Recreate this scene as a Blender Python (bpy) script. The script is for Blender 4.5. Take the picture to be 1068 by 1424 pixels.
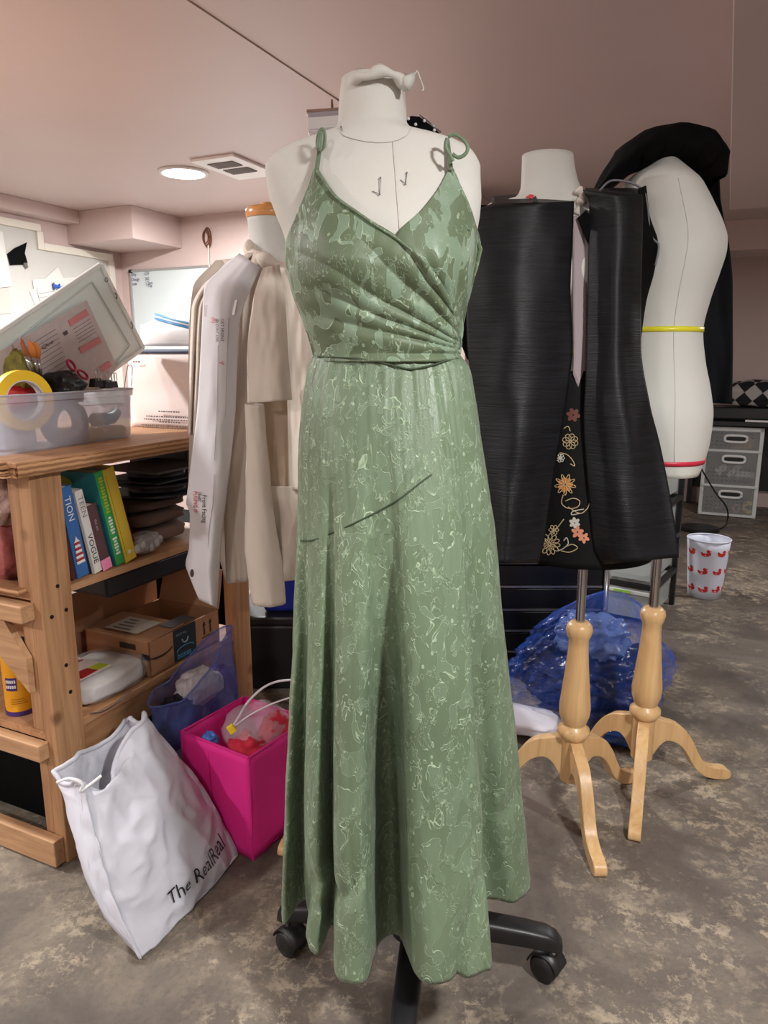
import bpy, bmesh, math, random
from mathutils import Vector, Matrix, noise
for o in list(bpy.data.objects): bpy.data.objects.remove(o)
SC = bpy.context.scene; COL = SC.collection
PI = math.pi
# ------------------------------------------------------------------ camera
CAM_H = 1.25; PITCH = math.radians(12.0); FPX = 1000.0
cd = bpy.data.cameras.new('camera'); cam = bpy.data.objects.new('camera', cd); COL.objects.link(cam)
cd.sensor_fit = 'VERTICAL'; cd.sensor_height = 36; cd.lens = 36*FPX/1424; cd.clip_start = .02
cam.location = (0, 0, CAM_H); cam.rotation_euler = (PI/2-PITCH, 0, 0); SC.camera = cam
# ------------------------------------------------------------------ world, exposure
w = bpy.data.worlds.new('world'); SC.world = w; w.use_nodes = True
w.node_tree.nodes['Background'].inputs[0].default_value = (.8, .75, .72, 1); w.node_tree.nodes['Background'].inputs[1].default_value = .05
SC.view_settings.view_transform = 'Standard'; SC.view_settings.look = 'None'
SC.view_settings.gamma = 1; SC.view_settings.use_curve_mapping = False
SC.view_settings.exposure = 0.36
# ------------------------------------------------------------------ room frame: r = right, d = depth, turned 25 degrees from the camera
TH = math.radians(25); RX = Vector((math.cos(TH), -math.sin(TH), 0)); DX = Vector((math.sin(TH), math.cos(TH), 0))
def room(a, b, z=0): return RX*a+DX*b+Vector((0, 0, z))
CEIL = 2.2
# ceiling downlights of the room (a, b, watts); each gets its fixture further down
LIGHTS = [(-2.64, 3.2, 66), (-2.64, 1.0, 44), (-2.64, -1.2, 46), (-.65, -.85, 14), (.72, .5, 43), (1.0, 4.0, 22), (1.0, -1.6, 8)]
for i, (a, b, p) in enumerate(LIGHTS):
    ld = bpy.data.lights.new('downlight', 'AREA'); ld.shape = 'DISK'; ld.size = .17; ld.energy = p
    ld.color = (1, .99, .97)
    lo = bpy.data.objects.new('downlight', ld); COL.objects.link(lo)
    lo.location = room(a, b, (CEIL if a < -.1 else 2.0)-.03)
# ------------------------------------------------------------------ helpers
_c, _s = math.cos(PITCH), math.sin(PITCH)
def ray(x, y):
    u = (x-534)/FPX; v = (y-712)/FPX
    return Vector((u, _c-v*_s, -_s-v*_c))
O = Vector((0, 0, CAM_H))
def atY(x, y, Y): r = ray(x, y); return O+r*(Y/r.y)
def atZ(x, y, z): r = ray(x, y); return O+r*((z-CAM_H)/r.z)
def on_a(x, y, a): r = ray(x, y); return O+r*(a/r.dot(RX))
def on_b(x, y, b): r = ray(x, y); return O+r*(b/r.dot(DX))
def ab(p): return p.dot(RX), p.dot(DX), p.z
def lerp(a, b, t): return a+(b-a)*t
def sst(t): t = max(0, min(1, t)); return t*t*(3-2*t)
def ci(tab, t):
    """smooth table lookup, tab = [(t, value)...] ascending"""
    n = len(tab)
    if t <= tab[0][0]: return tab[0][1]
    if t >= tab[-1][0]: return tab[-1][1]
    for i in range(n-1):
        if t <= tab[i+1][0]: break
    x0, y0 = tab[i]; x1, y1 = tab[i+1]; h = x1-x0; s = (t-x0)/h; d = (y1-y0)/h
    def sl(k):
        if k <= 0 or k >= n-1: return None
        a = (tab[k][1]-tab[k-1][1])/(tab[k][0]-tab[k-1][0]); b = (tab[k+1][1]-tab[k][1])/(tab[k+1][0]-tab[k][0])
        return 0 if a*b <= 0 else 2*a*b/(a+b)
    m0 = sl(i); m1 = sl(i+1)
    if m0 is None: m0 = d
    if m1 is None: m1 = d
    return (2*s**3-3*s*s+1)*y0+(s**3-2*s*s+s)*h*m0+(-2*s**3+3*s*s)*y1+(s**3-s*s)*h*m1
def nz(x, y, z=0): return noise.noise(Vector((x, y, z)))
def cr(pts, n, closed=False):
    """Catmull-Rom through points, n samples per span"""
    P = [Vector(p) for p in pts]; out = []; m = len(P)
    for i in range(m if closed else m-1):
        g = (lambda k: P[k % m]) if closed else (lambda k: P[max(0, min(m-1, k))])
        a, b, c, d = g(i-1), g(i), g(i+1), g(i+2)
        for j in range(n):
            t = j/n
            out.append(.5*((2*b)+(c-a)*t+(2*a-5*b+4*c-d)*t*t+(3*b-a-3*c+d)*t**3))
    if not closed: out.append(P[-1])
    return out
class MB:
    def __init__(s): s.v = []; s.f = []
    def add(s, vs, fs):
        k = len(s.v); s.v += [Vector(p) for p in vs]; s.f += [tuple(i+k for i in f) for f in fs]; return s
    def hexa(s, p):      # 8 corners: bottom ring of 4, top ring of 4
        return s.add(p, [(3, 2, 1, 0), (4, 5, 6, 7), (0, 1, 5, 4), (1, 2, 6, 5), (2, 3, 7, 6), (3, 0, 4, 7)])
    def rbox(s, a0, a1, b0, b1, z0, z1):
        return s.hexa([room(a0, b0, z0), room(a1, b0, z0), room(a1, b1, z0), room(a0, b1, z0), room(a0, b0, z1), room(a1, b0, z1), room(a1, b1, z1), room(a0, b1, z1)])
    def obox(s, c, x, y, z):   # oriented box: centre and half vectors
        c, x, y, z = Vector(c), Vector(x), Vector(y), Vector(z)
        return s.hexa([c-x-y-z, c+x-y-z, c+x+y-z, c-x+y-z, c-x-y+z, c+x-y+z, c+x+y+z, c-x+y+z])
    def grid(s, fn, nu, nv, cu=False, cv=False):
        k = len(s.v); NU = nu if cu else nu+1; NV = nv if cv else nv+1
        for j in range(NV):
            for i in range(NU): s.v.append(Vector(fn(i/nu, j/nv)))
        for j in range(nv):
            for i in range(nu):
                a = j*NU+i; b = j*NU+(i+1) % NU; c = ((j+1) % NV)*NU+(i+1) % NU; d = ((j+1) % NV)*NU+i
                s.f.append((k+a, k+b, k+c, k+d))
        return s
    def rings(s, R, caps=(True, True)):
        k = len(s.v); n = len(R[0])
        for r in R: s.v += [Vector(p) for p in r]
        for j in range(len(R)-1):
            for i in range(n):
                s.f.append((k+j*n+i, k+j*n+(i+1) % n, k+(j+1)*n+(i+1) % n, k+(j+1)*n+i))
        if caps[0]: s.f.append(tuple(k+i for i in reversed(range(n))))
        if caps[1]: s.f.append(tuple(k+(len(R)-1)*n+i for i in range(n)))
        return s
    def tube(s, pts, r, n=8, flat=1.0, up=None):
        P = [Vector(p) for p in pts]; R = []; u = None
        for i, p in enumerate(P):
            t = (P[min(i+1, len(P)-1)]-P[max(i-1, 0)])
            t = t.normalized() if t.length > 1e-9 else Vector((0, 0, 1))
            if u is None:
                u = Vector(up) if up else (Vector((0, 0, 1)) if abs(t.z) < .9 else Vector((1, 0, 0)))
            u = (u-t*u.dot(t)); u = u.normalized() if u.length > 1e-6 else t.orthogonal().normalized()
            w_ = t.cross(u); rr = r[i] if isinstance(r, (list, tuple)) else r
            R.append([p+u*math.cos(2*PI*k/n)*rr+w_*math.sin(2*PI*k/n)*rr*flat for k in range(n)])
        return s.rings(R)
    def lathe(s, prof, c, n=24, axis=None, xa=None, caps=(True, True)):
        c = Vector(c); z = Vector(axis).normalized() if axis else Vector((0, 0, 1))
        x = Vector(xa) if xa else z.orthogonal().normalized(); y = z.cross(x)
        R = [[c+z*h+(x*math.cos(2*PI*k/n)+y*math.sin(2*PI*k/n))*max(r, 1e-4) for k in range(n)] for r, h in prof]
        return s.rings(R, caps)
    def prism(s, poly, o, x, y, z):    # polygon (2d) in plane o,x,y, thickness vector z
        o, x, y, z = Vector(o), Vector(x), Vector(y), Vector(z); n = len(poly)
        vs = [o+x*p[0]+y*p[1] for p in poly]+[o+x*p[0]+y*p[1]+z for p in poly]
        return s.add(vs, [tuple(reversed(range(n))), tuple(range(n, 2*n))]+[(i, (i+1) % n, n+(i+1) % n, n+i) for i in range(n)])
    def poly3(s, pts, thick):     # planar 3d outline with a thickness vector
        P = [Vector(p) for p in pts]; n = len(P); t = Vector(thick)
        return s.add(P+[p+t for p in P], [tuple(reversed(range(n))), tuple(range(n, 2*n))]+[(i, (i+1) % n, n+(i+1) % n, n+i) for i in range(n)])
    def ball(s, c, r, n=10, m=7, sc=(1, 1, 1)):
        c = Vector(c)
        return s.rings([[c+Vector((math.cos(2*PI*k/n)*math.sin(PI*j/m)*r*sc[0], math.sin(2*PI*k/n)*math.sin(PI*j/m)*r*sc[1], -math.cos(PI*j/m)*r*sc[2])) for k in range(n)] for j in [.08]+list(range(1, m))+[m-.08]])
ORG = {}
def link(name, me, mat, parent=None, org=None):
    o = bpy.data.objects.new(name, me); COL.objects.link(o)
    if mat: me.materials.append(mat)
    if parent: o.parent = parent; ORG[o.name] = ORG[parent.name]
    else: ORG[o.name] = org; o.location = org
    return o
def obj(name, mb, mat, parent=None, smooth=False, solid=0, bevel=0, sub=0, off=0, ang=None):
    if parent: org = ORG[parent.name]
    else:
        xs = [p.x for p in mb.v]; ys = [p.y for p in mb.v]; org = Vector(((min(xs)+max(xs))/2, (min(ys)+max(ys))/2, min(p.z for p in mb.v)))
    me = bpy.data.meshes.new(name); me.from_pydata([p-org for p in mb.v], [], mb.f); me.validate(); 
    bm = bmesh.new(); bm.from_mesh(me); bmesh.ops.recalc_face_normals(bm, faces=bm.faces)
    if smooth and ang:
        for e in bm.edges:
            if len(e.link_faces) == 2 and e.calc_face_angle(0) > math.radians(ang): e.smooth = False
    bm.to_mesh(me); bm.free(); me.update()
    if smooth: me.polygons.foreach_set('use_smooth', [True]*len(me.polygons))
    o = link(name, me, mat, parent, org)
    if solid: m = o.modifiers.new('solid', 'SOLIDIFY'); m.thickness = solid; m.offset = off
    if bevel: m = o.modifiers.new('bevel', 'BEVEL'); m.width = bevel; m.segments = 2; m.limit_method = 'ANGLE'
    if sub: m = o.modifiers.new('sub', 'SUBSURF'); m.levels = sub; m.render_levels = sub
    return o
def thing(name, label, cat, loc, group=None):
    o = bpy.data.objects.new(name, None); COL.objects.link(o); o.empty_display_size = .05
    o.location = loc; ORG[o.name] = Vector(loc); return tag(o, label, cat, group)
def tag(o, label, cat, group=None, kind=None):
    o['label'] = label; o['category'] = cat
    if group: o['group'] = group
    if kind: o['kind'] = kind
    return o
def struct(name, mb, mat, parent=None, **k):
    o = obj(name, mb, mat, parent, **k)
    if not parent: o['kind'] = 'structure'
    return o
def text_mb(txt, size, fn, align='LEFT', squeeze=1.0, bold=0):
    """lettering as a flat mesh, laid on a surface by fn(x, y) -> point"""
    cu = bpy.data.curves.new('t', 'FONT'); cu.body = txt; cu.size = size; cu.align_x = align; cu.resolution_u = 2
    cu.offset = bold
    o = bpy.data.objects.new('t', cu); COL.objects.link(o)
    dg = bpy.context.evaluated_depsgraph_get(); me = bpy.data.meshes.new_from_object(o.evaluated_get(dg))
    mb = MB(); mb.v = [Vector(fn(v.co.x*squeeze, v.co.y)) for v in me.vertices]; mb.f = [tuple(p.vertices) for p in me.polygons]
    bpy.data.objects.remove(o); bpy.data.curves.remove(cu); bpy.data.meshes.remove(me)
    return mb
def plane_fn(o, x, y):
    o, x, y = Vector(o), Vector(x).normalized(), Vector(y).normalized()
    return lambda a, b: o+x*a+y*b
# ------------------------------------------------------------------ materials
def lin(c):
    r = []
    for k in c:
        k /= 255; r.append(k/12.92 if k <= .04045 else ((k+.055)/1.055)**2.4)
    return (*r, 1)
MATS = {}
class NT:
    def __init__(s, name):
        s.m = bpy.data.materials.new(name); s.m.use_nodes = True; s.t = s.m.node_tree; s.p = s.t.nodes['Principled BSDF']
        s.tc = s.n('ShaderNodeTexCoord')
    def n(s, k, **kw):
        x = s.t.nodes.new(k)
        for a, b in kw.items(): setattr(x, a, b)
        return x
    def l(s, a, b): s.t.links.new(a, b)
    def coords(s, scale=(1, 1, 1), rot=(0, 0, 0)):
        mp = s.n('ShaderNodeMapping'); mp.inputs['Scale'].default_value = scale; mp.inputs['Rotation'].default_value = rot
        s.l(s.tc.outputs['Object'], mp.inputs['Vector']); return mp.outputs['Vector']
    def noise(s, scale, detail=3, rough=.5, dist=0, vec=None):
        x = s.n('ShaderNodeTexNoise'); x.inputs['Scale'].default_value = scale; x.inputs['Detail'].default_value = detail
        x.inputs['Roughness'].default_value = rough; x.inputs['Distortion'].default_value = dist
        s.l(vec if vec else s.tc.outputs['Object'], x.inputs['Vector']); return x.outputs['Fac']
    def ramp(s, fac, stops):
        x = s.n('ShaderNodeValToRGB'); e = x.color_ramp.elements
        while len(e) < len(stops): e.new(.5)
        for i, (p, c) in enumerate(stops): e[i].position = p; e[i].color = c if len(c) == 4 else (*c, 1)
        s.l(fac, x.inputs[0]); return x.outputs[0]
    def math(s, op, a, b=None, clamp=False):
        x = s.n('ShaderNodeMath', operation=op, use_clamp=clamp)
        for i, k in enumerate((a, b)):
            if k is None: continue
            if isinstance(k, (int, float)): x.inputs[i].default_value = k
            else: s.l(k, x.inputs[i])
        return x.outputs[0]
    def mix(s, fac, a, b):
        x = s.n('ShaderNodeMix', data_type='RGBA')
        for k, i in ((fac, 0), (a, 6), (b, 7)):
            if isinstance(k, (int, float)): x.inputs[i].default_value = k
            elif isinstance(k, tuple): x.inputs[i].default_value = k
            else: s.l(k, x.inputs[i])
        return x.outputs[2]
    def bump(s, h, strength=.3, dist=.01):
        x = s.n('ShaderNodeBump'); x.inputs['Strength'].default_value = strength; x.inputs['Distance'].default_value = dist
        s.l(h, x.inputs['Height']); s.l(x.outputs[0], s.p.inputs['Normal'])
    def set(s, **k):
        for a, b in k.items():
            i = s.p.inputs[a.replace('_', ' ')]
            if isinstance(b, (int, float, tuple)): i.default_value = b
            else: s.l(b, i)
def M(name, col, rough=.6, metal=0, var=0, vs=8, bump=0, bs=60, spec=.5, alpha=1, trans=0, sheen=0, emit=0, coat=0, stretch=(1, 1, 1)):
    if name in MATS: return MATS[name]
    t = NT(name); c = lin(col)
    t.set(Roughness=rough, Metallic=metal); t.p.inputs['Specular IOR Level'].default_value = spec
    if var:
        f = t.noise(vs, 4, .6, 0, t.coords(stretch)); d = tuple(k*(1-var) for k in c[:3])+(1,); u = tuple(min(1, k*(1+var)) for k in c[:3])+(1,)
        t.set(Base_Color=t.ramp(f, [(.3, d), (.7, u)]))
    else: t.set(Base_Color=c)
    if bump: t.bump(t.noise(bs, 3, .6, 0, t.coords(stretch)), bump, .004)
    if sheen: t.set(Sheen_Weight=sheen)
    if trans: t.set(Transmission_Weight=trans)
    if alpha < 1: t.set(Alpha=alpha)
    if coat: t.set(Coat_Weight=coat)
    if emit: t.set(Emission_Color=c, Emission_Strength=emit)
    MATS[name] = t.m; return t.m
def wood(name, dark, light, axis, sc=1.0, rough=.55, coat=0, knots=True):
    if name in MATS: return MATS[name]
    t = NT(name); st = [14*sc]*3
    rot = (0, 0, 0)
    if axis == 'z': st[2] = .9*sc
    elif axis == 'r': st[0] = .9*sc; rot = (0, 0, TH)
    elif axis == 'd': st[1] = .9*sc; rot = (0, 0, TH)
    elif axis == 'x': st[0] = .9*sc
    mp0 = t.n('ShaderNodeMapping'); mp0.inputs['Rotation'].default_value = rot; t.l(t.tc.outputs['Object'], mp0.inputs['Vector'])
    mp = t.n('ShaderNodeMapping'); mp.inputs['Scale'].default_value = st; t.l(mp0.outputs[0], mp.inputs['Vector'])
    g = t.noise(2.2, 5, .62, 1.2, mp.outputs[0]); fine = t.noise(9, 3, .6, 0, mp.outputs[0])
    c = t.ramp(g, [(.3, lin(dark)), (.62, lin(light))])
    c = t.mix(t.math('MULTIPLY', fine, .35), c, lin(dark))
    if knots:
        v = t.n('ShaderNodeTexVoronoi'); v.inputs['Scale'].default_value = 5.5; t.l(t.tc.outputs['Object'], v.inputs['Vector'])
        k = t.ramp(v.outputs['Distance'], [(.05, (1, 1, 1)), (.13, (0, 0, 0))])
        c = t.mix(t.math('MULTIPLY', k, .75), c, lin((105, 66, 38)))
    t.set(Base_Color=c, Roughness=rough); t.p.inputs['Coat Weight'].default_value = coat
    t.bump(fine, .12, .002); MATS[name] = t.m; return t.m
def film(name, col, alpha, rough=.12, bs=22, bump=.5):
    if name in MATS: return MATS[name]
    t = NT(name); t.set(Base_Color=lin(col), Roughness=rough, Alpha=t.ramp(t.noise(14, 4, .6, .6), [(.3, (alpha*.75,)*3), (.7, (min(1, alpha*1.3),)*3)]))
    t.p.inputs['Specular IOR Level'].default_value = .7
    t.bump(t.noise(bs, 3, .55, 1.0), bump, .01); MATS[name] = t.m; return t.m
BLACKINK = M('black_ink', (18, 18, 20), .6); REDINK = M('red_ink', (205, 50, 70), .6)
LINEN = M('linen_white', (202, 200, 193), .85, var=.03, vs=9, bump=.08, bs=420)
FORMWHITE = M('form_white', (206, 206, 200), .8, var=.02, vs=6, bump=.05, bs=420)
MUSLIN = M('muslin', (219, 208, 196), .9, var=.03, vs=9, bump=.25, bs=26)
PAPER = M('paper_white', (214, 211, 215), .85, var=.02, vs=10, bump=.12, bs=16)
BLACKPL = M('black_plastic', (24, 24, 26), .42, bump=.05, bs=300)
BLACKCL = M('black_cloth', (9, 9, 10), .9, bump=.15, bs=50, spec=.12)
CHROME = M('chrome', (190, 190, 192), .16, 1)
WHITEPL = M('white_plastic', (222, 222, 222), .4)
CLEAR = M('clear_plastic', (212, 212, 226), .2, alpha=.4, spec=.6)
CARD = M('cardboard', (166, 120, 86), .8, var=.08, vs=7)
CARDIN = M('cardboard_inside', (178, 134, 98), .85, var=.06, vs=9)
# ------------------------------------------------------------------ the room
t = NT('painted_wall'); f = t.noise(1.6, 3, .5)
t.set(Base_Color=t.ramp(f, [(.3, lin((203, 182, 177))), (.7, lin((208, 188, 183)))]), Roughness=.55); t.bump(t.noise(170, 2), .05, .002); WALL = t.m
t = NT('painted_ceiling'); f = t.noise(1.3, 3, .5)
t.set(Base_Color=t.ramp(f, [(.3, lin((208, 190, 186))), (.7, lin((212, 195, 191)))]), Roughness=.42); t.bump(t.noise(150, 2), .04, .002); CEILM = t.m
t = NT('stained_concrete')
big = t.noise(.9, 4, .6, .4); mid = t.noise(3.2, 6, .68, .5); fl = t.noise(26, 8, .78, .2); gr = t.noise(95, 4, .7)
c = t.ramp(mid, [(.30, lin((62, 54, 50))), (.5, lin((98, 89, 80))), (.70, lin((138, 127, 111)))])
c = t.mix(t.ramp(big, [(.38, (0, 0, 0)), (.62, (.5, .5, .5))]), c, lin((98, 88, 82)))
flake = t.math('MULTIPLY', t.ramp(fl, [(.50, (0, 0, 0)), (.57, (1, 1, 1))]), t.ramp(t.noise(3.4, 5, .7, .3), [(.44, (0, 0, 0)), (.60, (.85, .85, .85))]))
c = t.mix(flake, c, lin((168, 154, 133)))
c = t.mix(t.math('MULTIPLY', t.ramp(gr, [(.5, (0, 0, 0)), (.75, (1, 1, 1))]), .4), c, lin((60, 52, 47)))
t.set(Base_Color=c, Roughness=t.ramp(mid, [(.3, (.55,)*3), (.7, (.8,)*3)]))
t.bump(t.math('ADD', flake, t.math('MULTIPLY', gr, .4)), .22, .004); FLOOR = t.m
A0, A1, B0, B1 = -4.05, 3.2, -2.6, 6.9; BWALL = 4.16; ACORN = -1.41
struct('floor', MB().rbox(A0-.1, A1+.1, B0-.1, B1+.1, -.06, 0), FLOOR)
cl = struct('ceiling', MB().rbox(A0-.1, ACORN, B0-.1, BWALL+.1, CEIL, CEIL+.09), CEILM)
obj('ceiling_board', MB().rbox(ACORN+.002, A1+.1, B0-.1, B1+.1, CEIL+.004, CEIL+.09), CEILM, cl)
struct('wall_left', MB().rbox(A0-.1, A0, B0, BWALL+.1, 0, CEIL), WALL)
struct('wall_back', MB().rbox(A0, ACORN, BWALL, BWALL+.12, 0, CEIL), WALL)
struct('wall_return', MB().rbox(ACORN-.12, ACORN, BWALL+.12, B1, 0, CEIL+.004), WALL)
struct('wall_far', MB().rbox(ACORN-.12, A1, B1, B1+.1, 0, CEIL+.004), WALL)
struct('wall_right', MB().rbox(A1, A1+.1, B0, B1, 0, CEIL+.004), WALL)
struct('wall_behind', MB().rbox(A0, A1, B0-.1, B0, 0, CEIL+.004), WALL)
struct('trim_1', MB().rbox(A0, -3.48, 3.7, BWALL, 2.0, CEIL), WALL, bevel=.004)           # boxed duct in the corner
struct('trim_2', MB().rbox(A0, A0+.12, B0, 3.7, 2.12, CEIL), WALL, bevel=.004)
bk = struct('trim_3', MB().rbox(-.055, A1, B0, 4.32, 2.0, CEIL+.004), CEILM, bevel=.003)   # dropped bulkhead
struct('trim_4', MB().rbox(ACORN, A1, 5.9, 6.3, 2.0, CEIL+.004), WALL, bevel=.003)
# ceiling downlights
GLOW = M('lamp_diffuser', (255, 250, 240), .4, emit=16)
for i, (a, b, p) in enumerate(LIGHTS):
    z = CEIL if a < -.1 else 2.0
    if ACORN < a < -.1: z = CEIL+.004
    c = room(a, b, z)
    th = thing('ceiling_downlight', ['round white downlight glowing in the pink ceiling beside the vent'][0] if i == 0 else 'round white downlight in the ceiling, out of the picture', 'light', c, 'ceiling downlights')
    obj('trim_ring', MB().lathe([(.108, 0), (.13, 0), (.13, -.006), (.12, -.012), (.108, -.012), (.108, 0)], c, 40, caps=(False, False)), WHITEPL, th, smooth=True)
    obj('diffuser', MB().lathe([(0.001, -.004), (.108, -.004), (.108, -.009), (0.001, -.012)], c, 40), GLOW, th, smooth=True)
# ================================================================== dress form with the green dress
YC = 1.25
def zz(y, Y=YC): return atY(534, y, Y).z
def rowtab(rows, Y=YC):
    """pixel outline rows (y, xl, xr) -> tables of centre x and half width against z"""
    L = []
    for y, a, b in rows:
        p, q = atY(a, y, Y), atY(b, y, Y); L.append((p.z, (p.x+q.x)/2, (q.x-p.x)/2))
    L.sort(); return [(z, c) for z, c, h in L], [(z, h) for z, c, h in L]
TROWS = [(112, 475, 561), (150, 471, 565), (172, 470, 566), (184, 463, 577), (191, 444, 606), (197, 420, 634), (205, 399, 650), (218, 379, 662), (235, 369, 668), (270, 374, 669), (300, 384, 667), (330, 396, 662),
         (350, 400, 660), (400, 408, 652), (450, 426, 641), (497, 441, 635), (540, 430, 652), (600, 424, 662), (660, 424, 664)]
TC, TA = rowtab(TROWS)
TB = sorted([(zz(y), b) for y, b in [(112, .047), (172, .052), (184, .058), (191, .062), (205, .066), (235, .078), (270, .092), (330, .112), (370, .115), (420, .1), (497, .088), (560, .105), (660, .125)]])
def torso(z): return ci(TC, z), ci(TA, z), ci(TB, z)
BUST = [atY(470, 372, 1.15), atY(612, 368, 1.15)]
def front_y(x, z):
    c, a, b = torso(z); q = max(-1, min(1, (x-c)/a)); y = YC-b*math.sqrt(max(0, 1-q*q))
    for p in BUST: y -= .022*math.exp(-((x-p.x)**2+(z-p.z)**2)/(2*.042**2))
    return y
def on_front(px, py, off=0):
    Y = YC-.08
    for _ in range(8): p = atY(px, py, Y); Y = front_y(p.x, p.z)-off
    return atY(px, py, Y)
form = thing('dress_form', 'white linen dress form wearing the long green dress, on black caster base', 'dress form', (.06, 1.28, 0), 'dress forms')
R = []
zs = sorted(set([TC[0][0]+(TC[-1][0]-TC[0][0])*i/90 for i in range(91)]))
for z in zs:
    c, a, b = torso(z); ring = []
    for k in range(64):
        f = 2*PI*k/64; x = c+a*math.cos(f); y = YC+b*math.sin(f)
        if math.sin(f) < 0:
            for p in BUST: y -= .022*math.exp(-((x-p.x)**2+(z-p.z)**2)/(2*.042**2))
        ring.append((x, y, z+.0015*nz(x*30, y*30, z*30)))
    R.append(ring)
obj('torso', MB().rings(R), LINEN, form, smooth=True)
# centre front seam, neck seam and the pins
seam = MB().tube([on_front(546+i*.35, 196+i*4.5, .0004) for i in range(34)], .0009, 5)
obj('front_seam', seam, M('seam_linen', (196, 192, 184), .9), form, smooth=True)
nk = [on_front(x, y, .001) for x, y in [(470, 178), (478, 188), (500, 195), (525, 198), (548, 196), (565, 188), (572, 178)]]
obj('neck_seam', MB().tube(cr(nk, 5), .0008, 5), MATS['seam_linen'], form, smooth=True)
PINM = M('steel_pin', (140, 140, 145), .3, .9)
for (x0, y0, x1, y1) in [(529, 247, 528, 270), (528, 270, 518, 266), (566, 240, 564, 256), (564, 256, 557, 250), (474, 176, 476, 182)]:
    p, q = on_front(x0, y0, .003), on_front(x1, y1, .001)
    mb = MB().tube([p, q], .0006, 5); mb.ball(p, .0014, 8, 5); obj('pin', mb, PINM, form, smooth=True)
# ragged linen on top of the neck
random.seed(4)
pts = []
for k in range(40):
    f = 2*PI*k/40; pts.append((f, .004*nz(math.cos(f)*3, math.sin(f)*3, 2)))
ztop = TC[-1][0]; cx = TC[-1][1]
def rag(u, v):
    f = 2*PI*u; r = .047+.004*math.sin(PI*v)-.012*v+.005*nz(math.cos(f)*4, math.sin(f)*4, v*3)
    return (cx+r*math.cos(f)*(1-.55*v*v), YC+r*math.sin(f)*1.0*(1-.4*v*v), ztop-.008+.014*v+.016*v*nz(math.cos(f)*3.2+5, math.sin(f)*3.2, v*2)+.006*v*nz(math.cos(f)*9, math.sin(f)*9, v*3)+.006*max(0, math.cos(f)))
obj('ragged_neck_cloth', MB().grid(rag, 48, 10, cu=True), LINEN, form, smooth=True, solid=.002)
fl = [atY(x, y, 1.2) for x, y in [(552, 108), (566, 104), (577, 101), (576, 112), (570, 126), (561, 127), (556, 116)]]
mb = MB(); cen = sum(fl, Vector())/len(fl)+Vector((0, -.012, 0)); mb.add(fl+[cen], [(i, (i+1) % 7, 7) for i in range(7)])
obj('torn_flap', mb, LINEN, form, smooth=True, solid=.003)
obj('roll_edge', MB().tube(cr([atY(x, y, Y) for x, y, Y in [(489, 117, 1.23), (497, 108, 1.2), (512, 106, 1.19), (528, 99, 1.19), (545, 103, 1.19), (556, 110, 1.2), (563, 122, 1.21)]], 6), [.0075+.0022*math.sin(i*.45) for i in range(37)], 8), LINEN, form, smooth=True)
obj('loose_thread', MB().tube(cr([atY(x, y, 1.2) for x, y in [(577, 103), (580, 99), (584, 108), (589, 123), (587, 126)]], 5), .0011, 5), LINEN, form, smooth=True)
# caster base
BC = Vector((.068, 1.29, 0)); dirs = [Vector((.99, -.142, 0)), Vector((-.99, .142, 0)), Vector((-.142, -.99, 0)), Vector((.142, .99, 0))]
obj('pole', MB().lathe([(.017, .1), (.017, .98)], BC, 16), BLACKPL, form, smooth=True)
obj('hub', MB().lathe([(.03, .085), (.055, .09), (.055, .14), (.03, .155), (.024, .2), (.017, .2)], BC, 24), BLACKPL, form, smooth=True, ang=40)
for d in dirs:
    L = .285; sd = Vector((-d.y, d.x, 0)); Rr = []
    for s_, hh, ww, zc in [(.03, .024, .026, .118), (.12, .023, .025, .112), (.22, .021, .024, .104), (L-.02, .02, .023, .098), (L, .017, .02, .092), (L+.012, .010, .013, .084)]:
        Rr.append([BC+d*s_+sd*ww*math.copysign(abs(math.cos(f))**.5, math.cos(f))+Vector((0, 0, zc+hh*math.copysign(abs(math.sin(f))**.5, math.sin(f)))) for f in [2*PI*k/20 for k in range(20)]])
    lg = obj('base_leg', MB().rings(Rr), BLACKPL, form, smooth=True)
    c = BC+d*(L-.006)
    obj('caster_stem', MB().lathe([(.008, .05), (.008, .085)], c, 10), CHROME, lg, smooth=True)
    ax = (sd*.8+d*.5).normalized(); wc = c+Vector((0, 0, .029))-ax.cross(Vector((0, 0, 1)))*.012
    for s_ in (-1, 1):
        obj('caster_wheel', MB().lathe([(.004, 0), (.018, .001), (.027, .003), (.029, .008), (.029, .014), (.025, .02), (.01, .022), (.004, .022)], wc+ax*s_*.003, 24, ax*s_), BLACKPL, lg, smooth=True)
    hood = MB().grid(lambda u, v: wc+Vector((0, 0, math.sin(PI*(u*.9+.05))*.033))+ax.cross(Vector((0, 0, 1)))*math.cos(PI*(u*.9+.05))*.033+ax*(v-.5)*.046, 12, 2)
    obj('caster_hood', hood, BLACKPL, lg, smooth=True, solid=.003)
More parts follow.
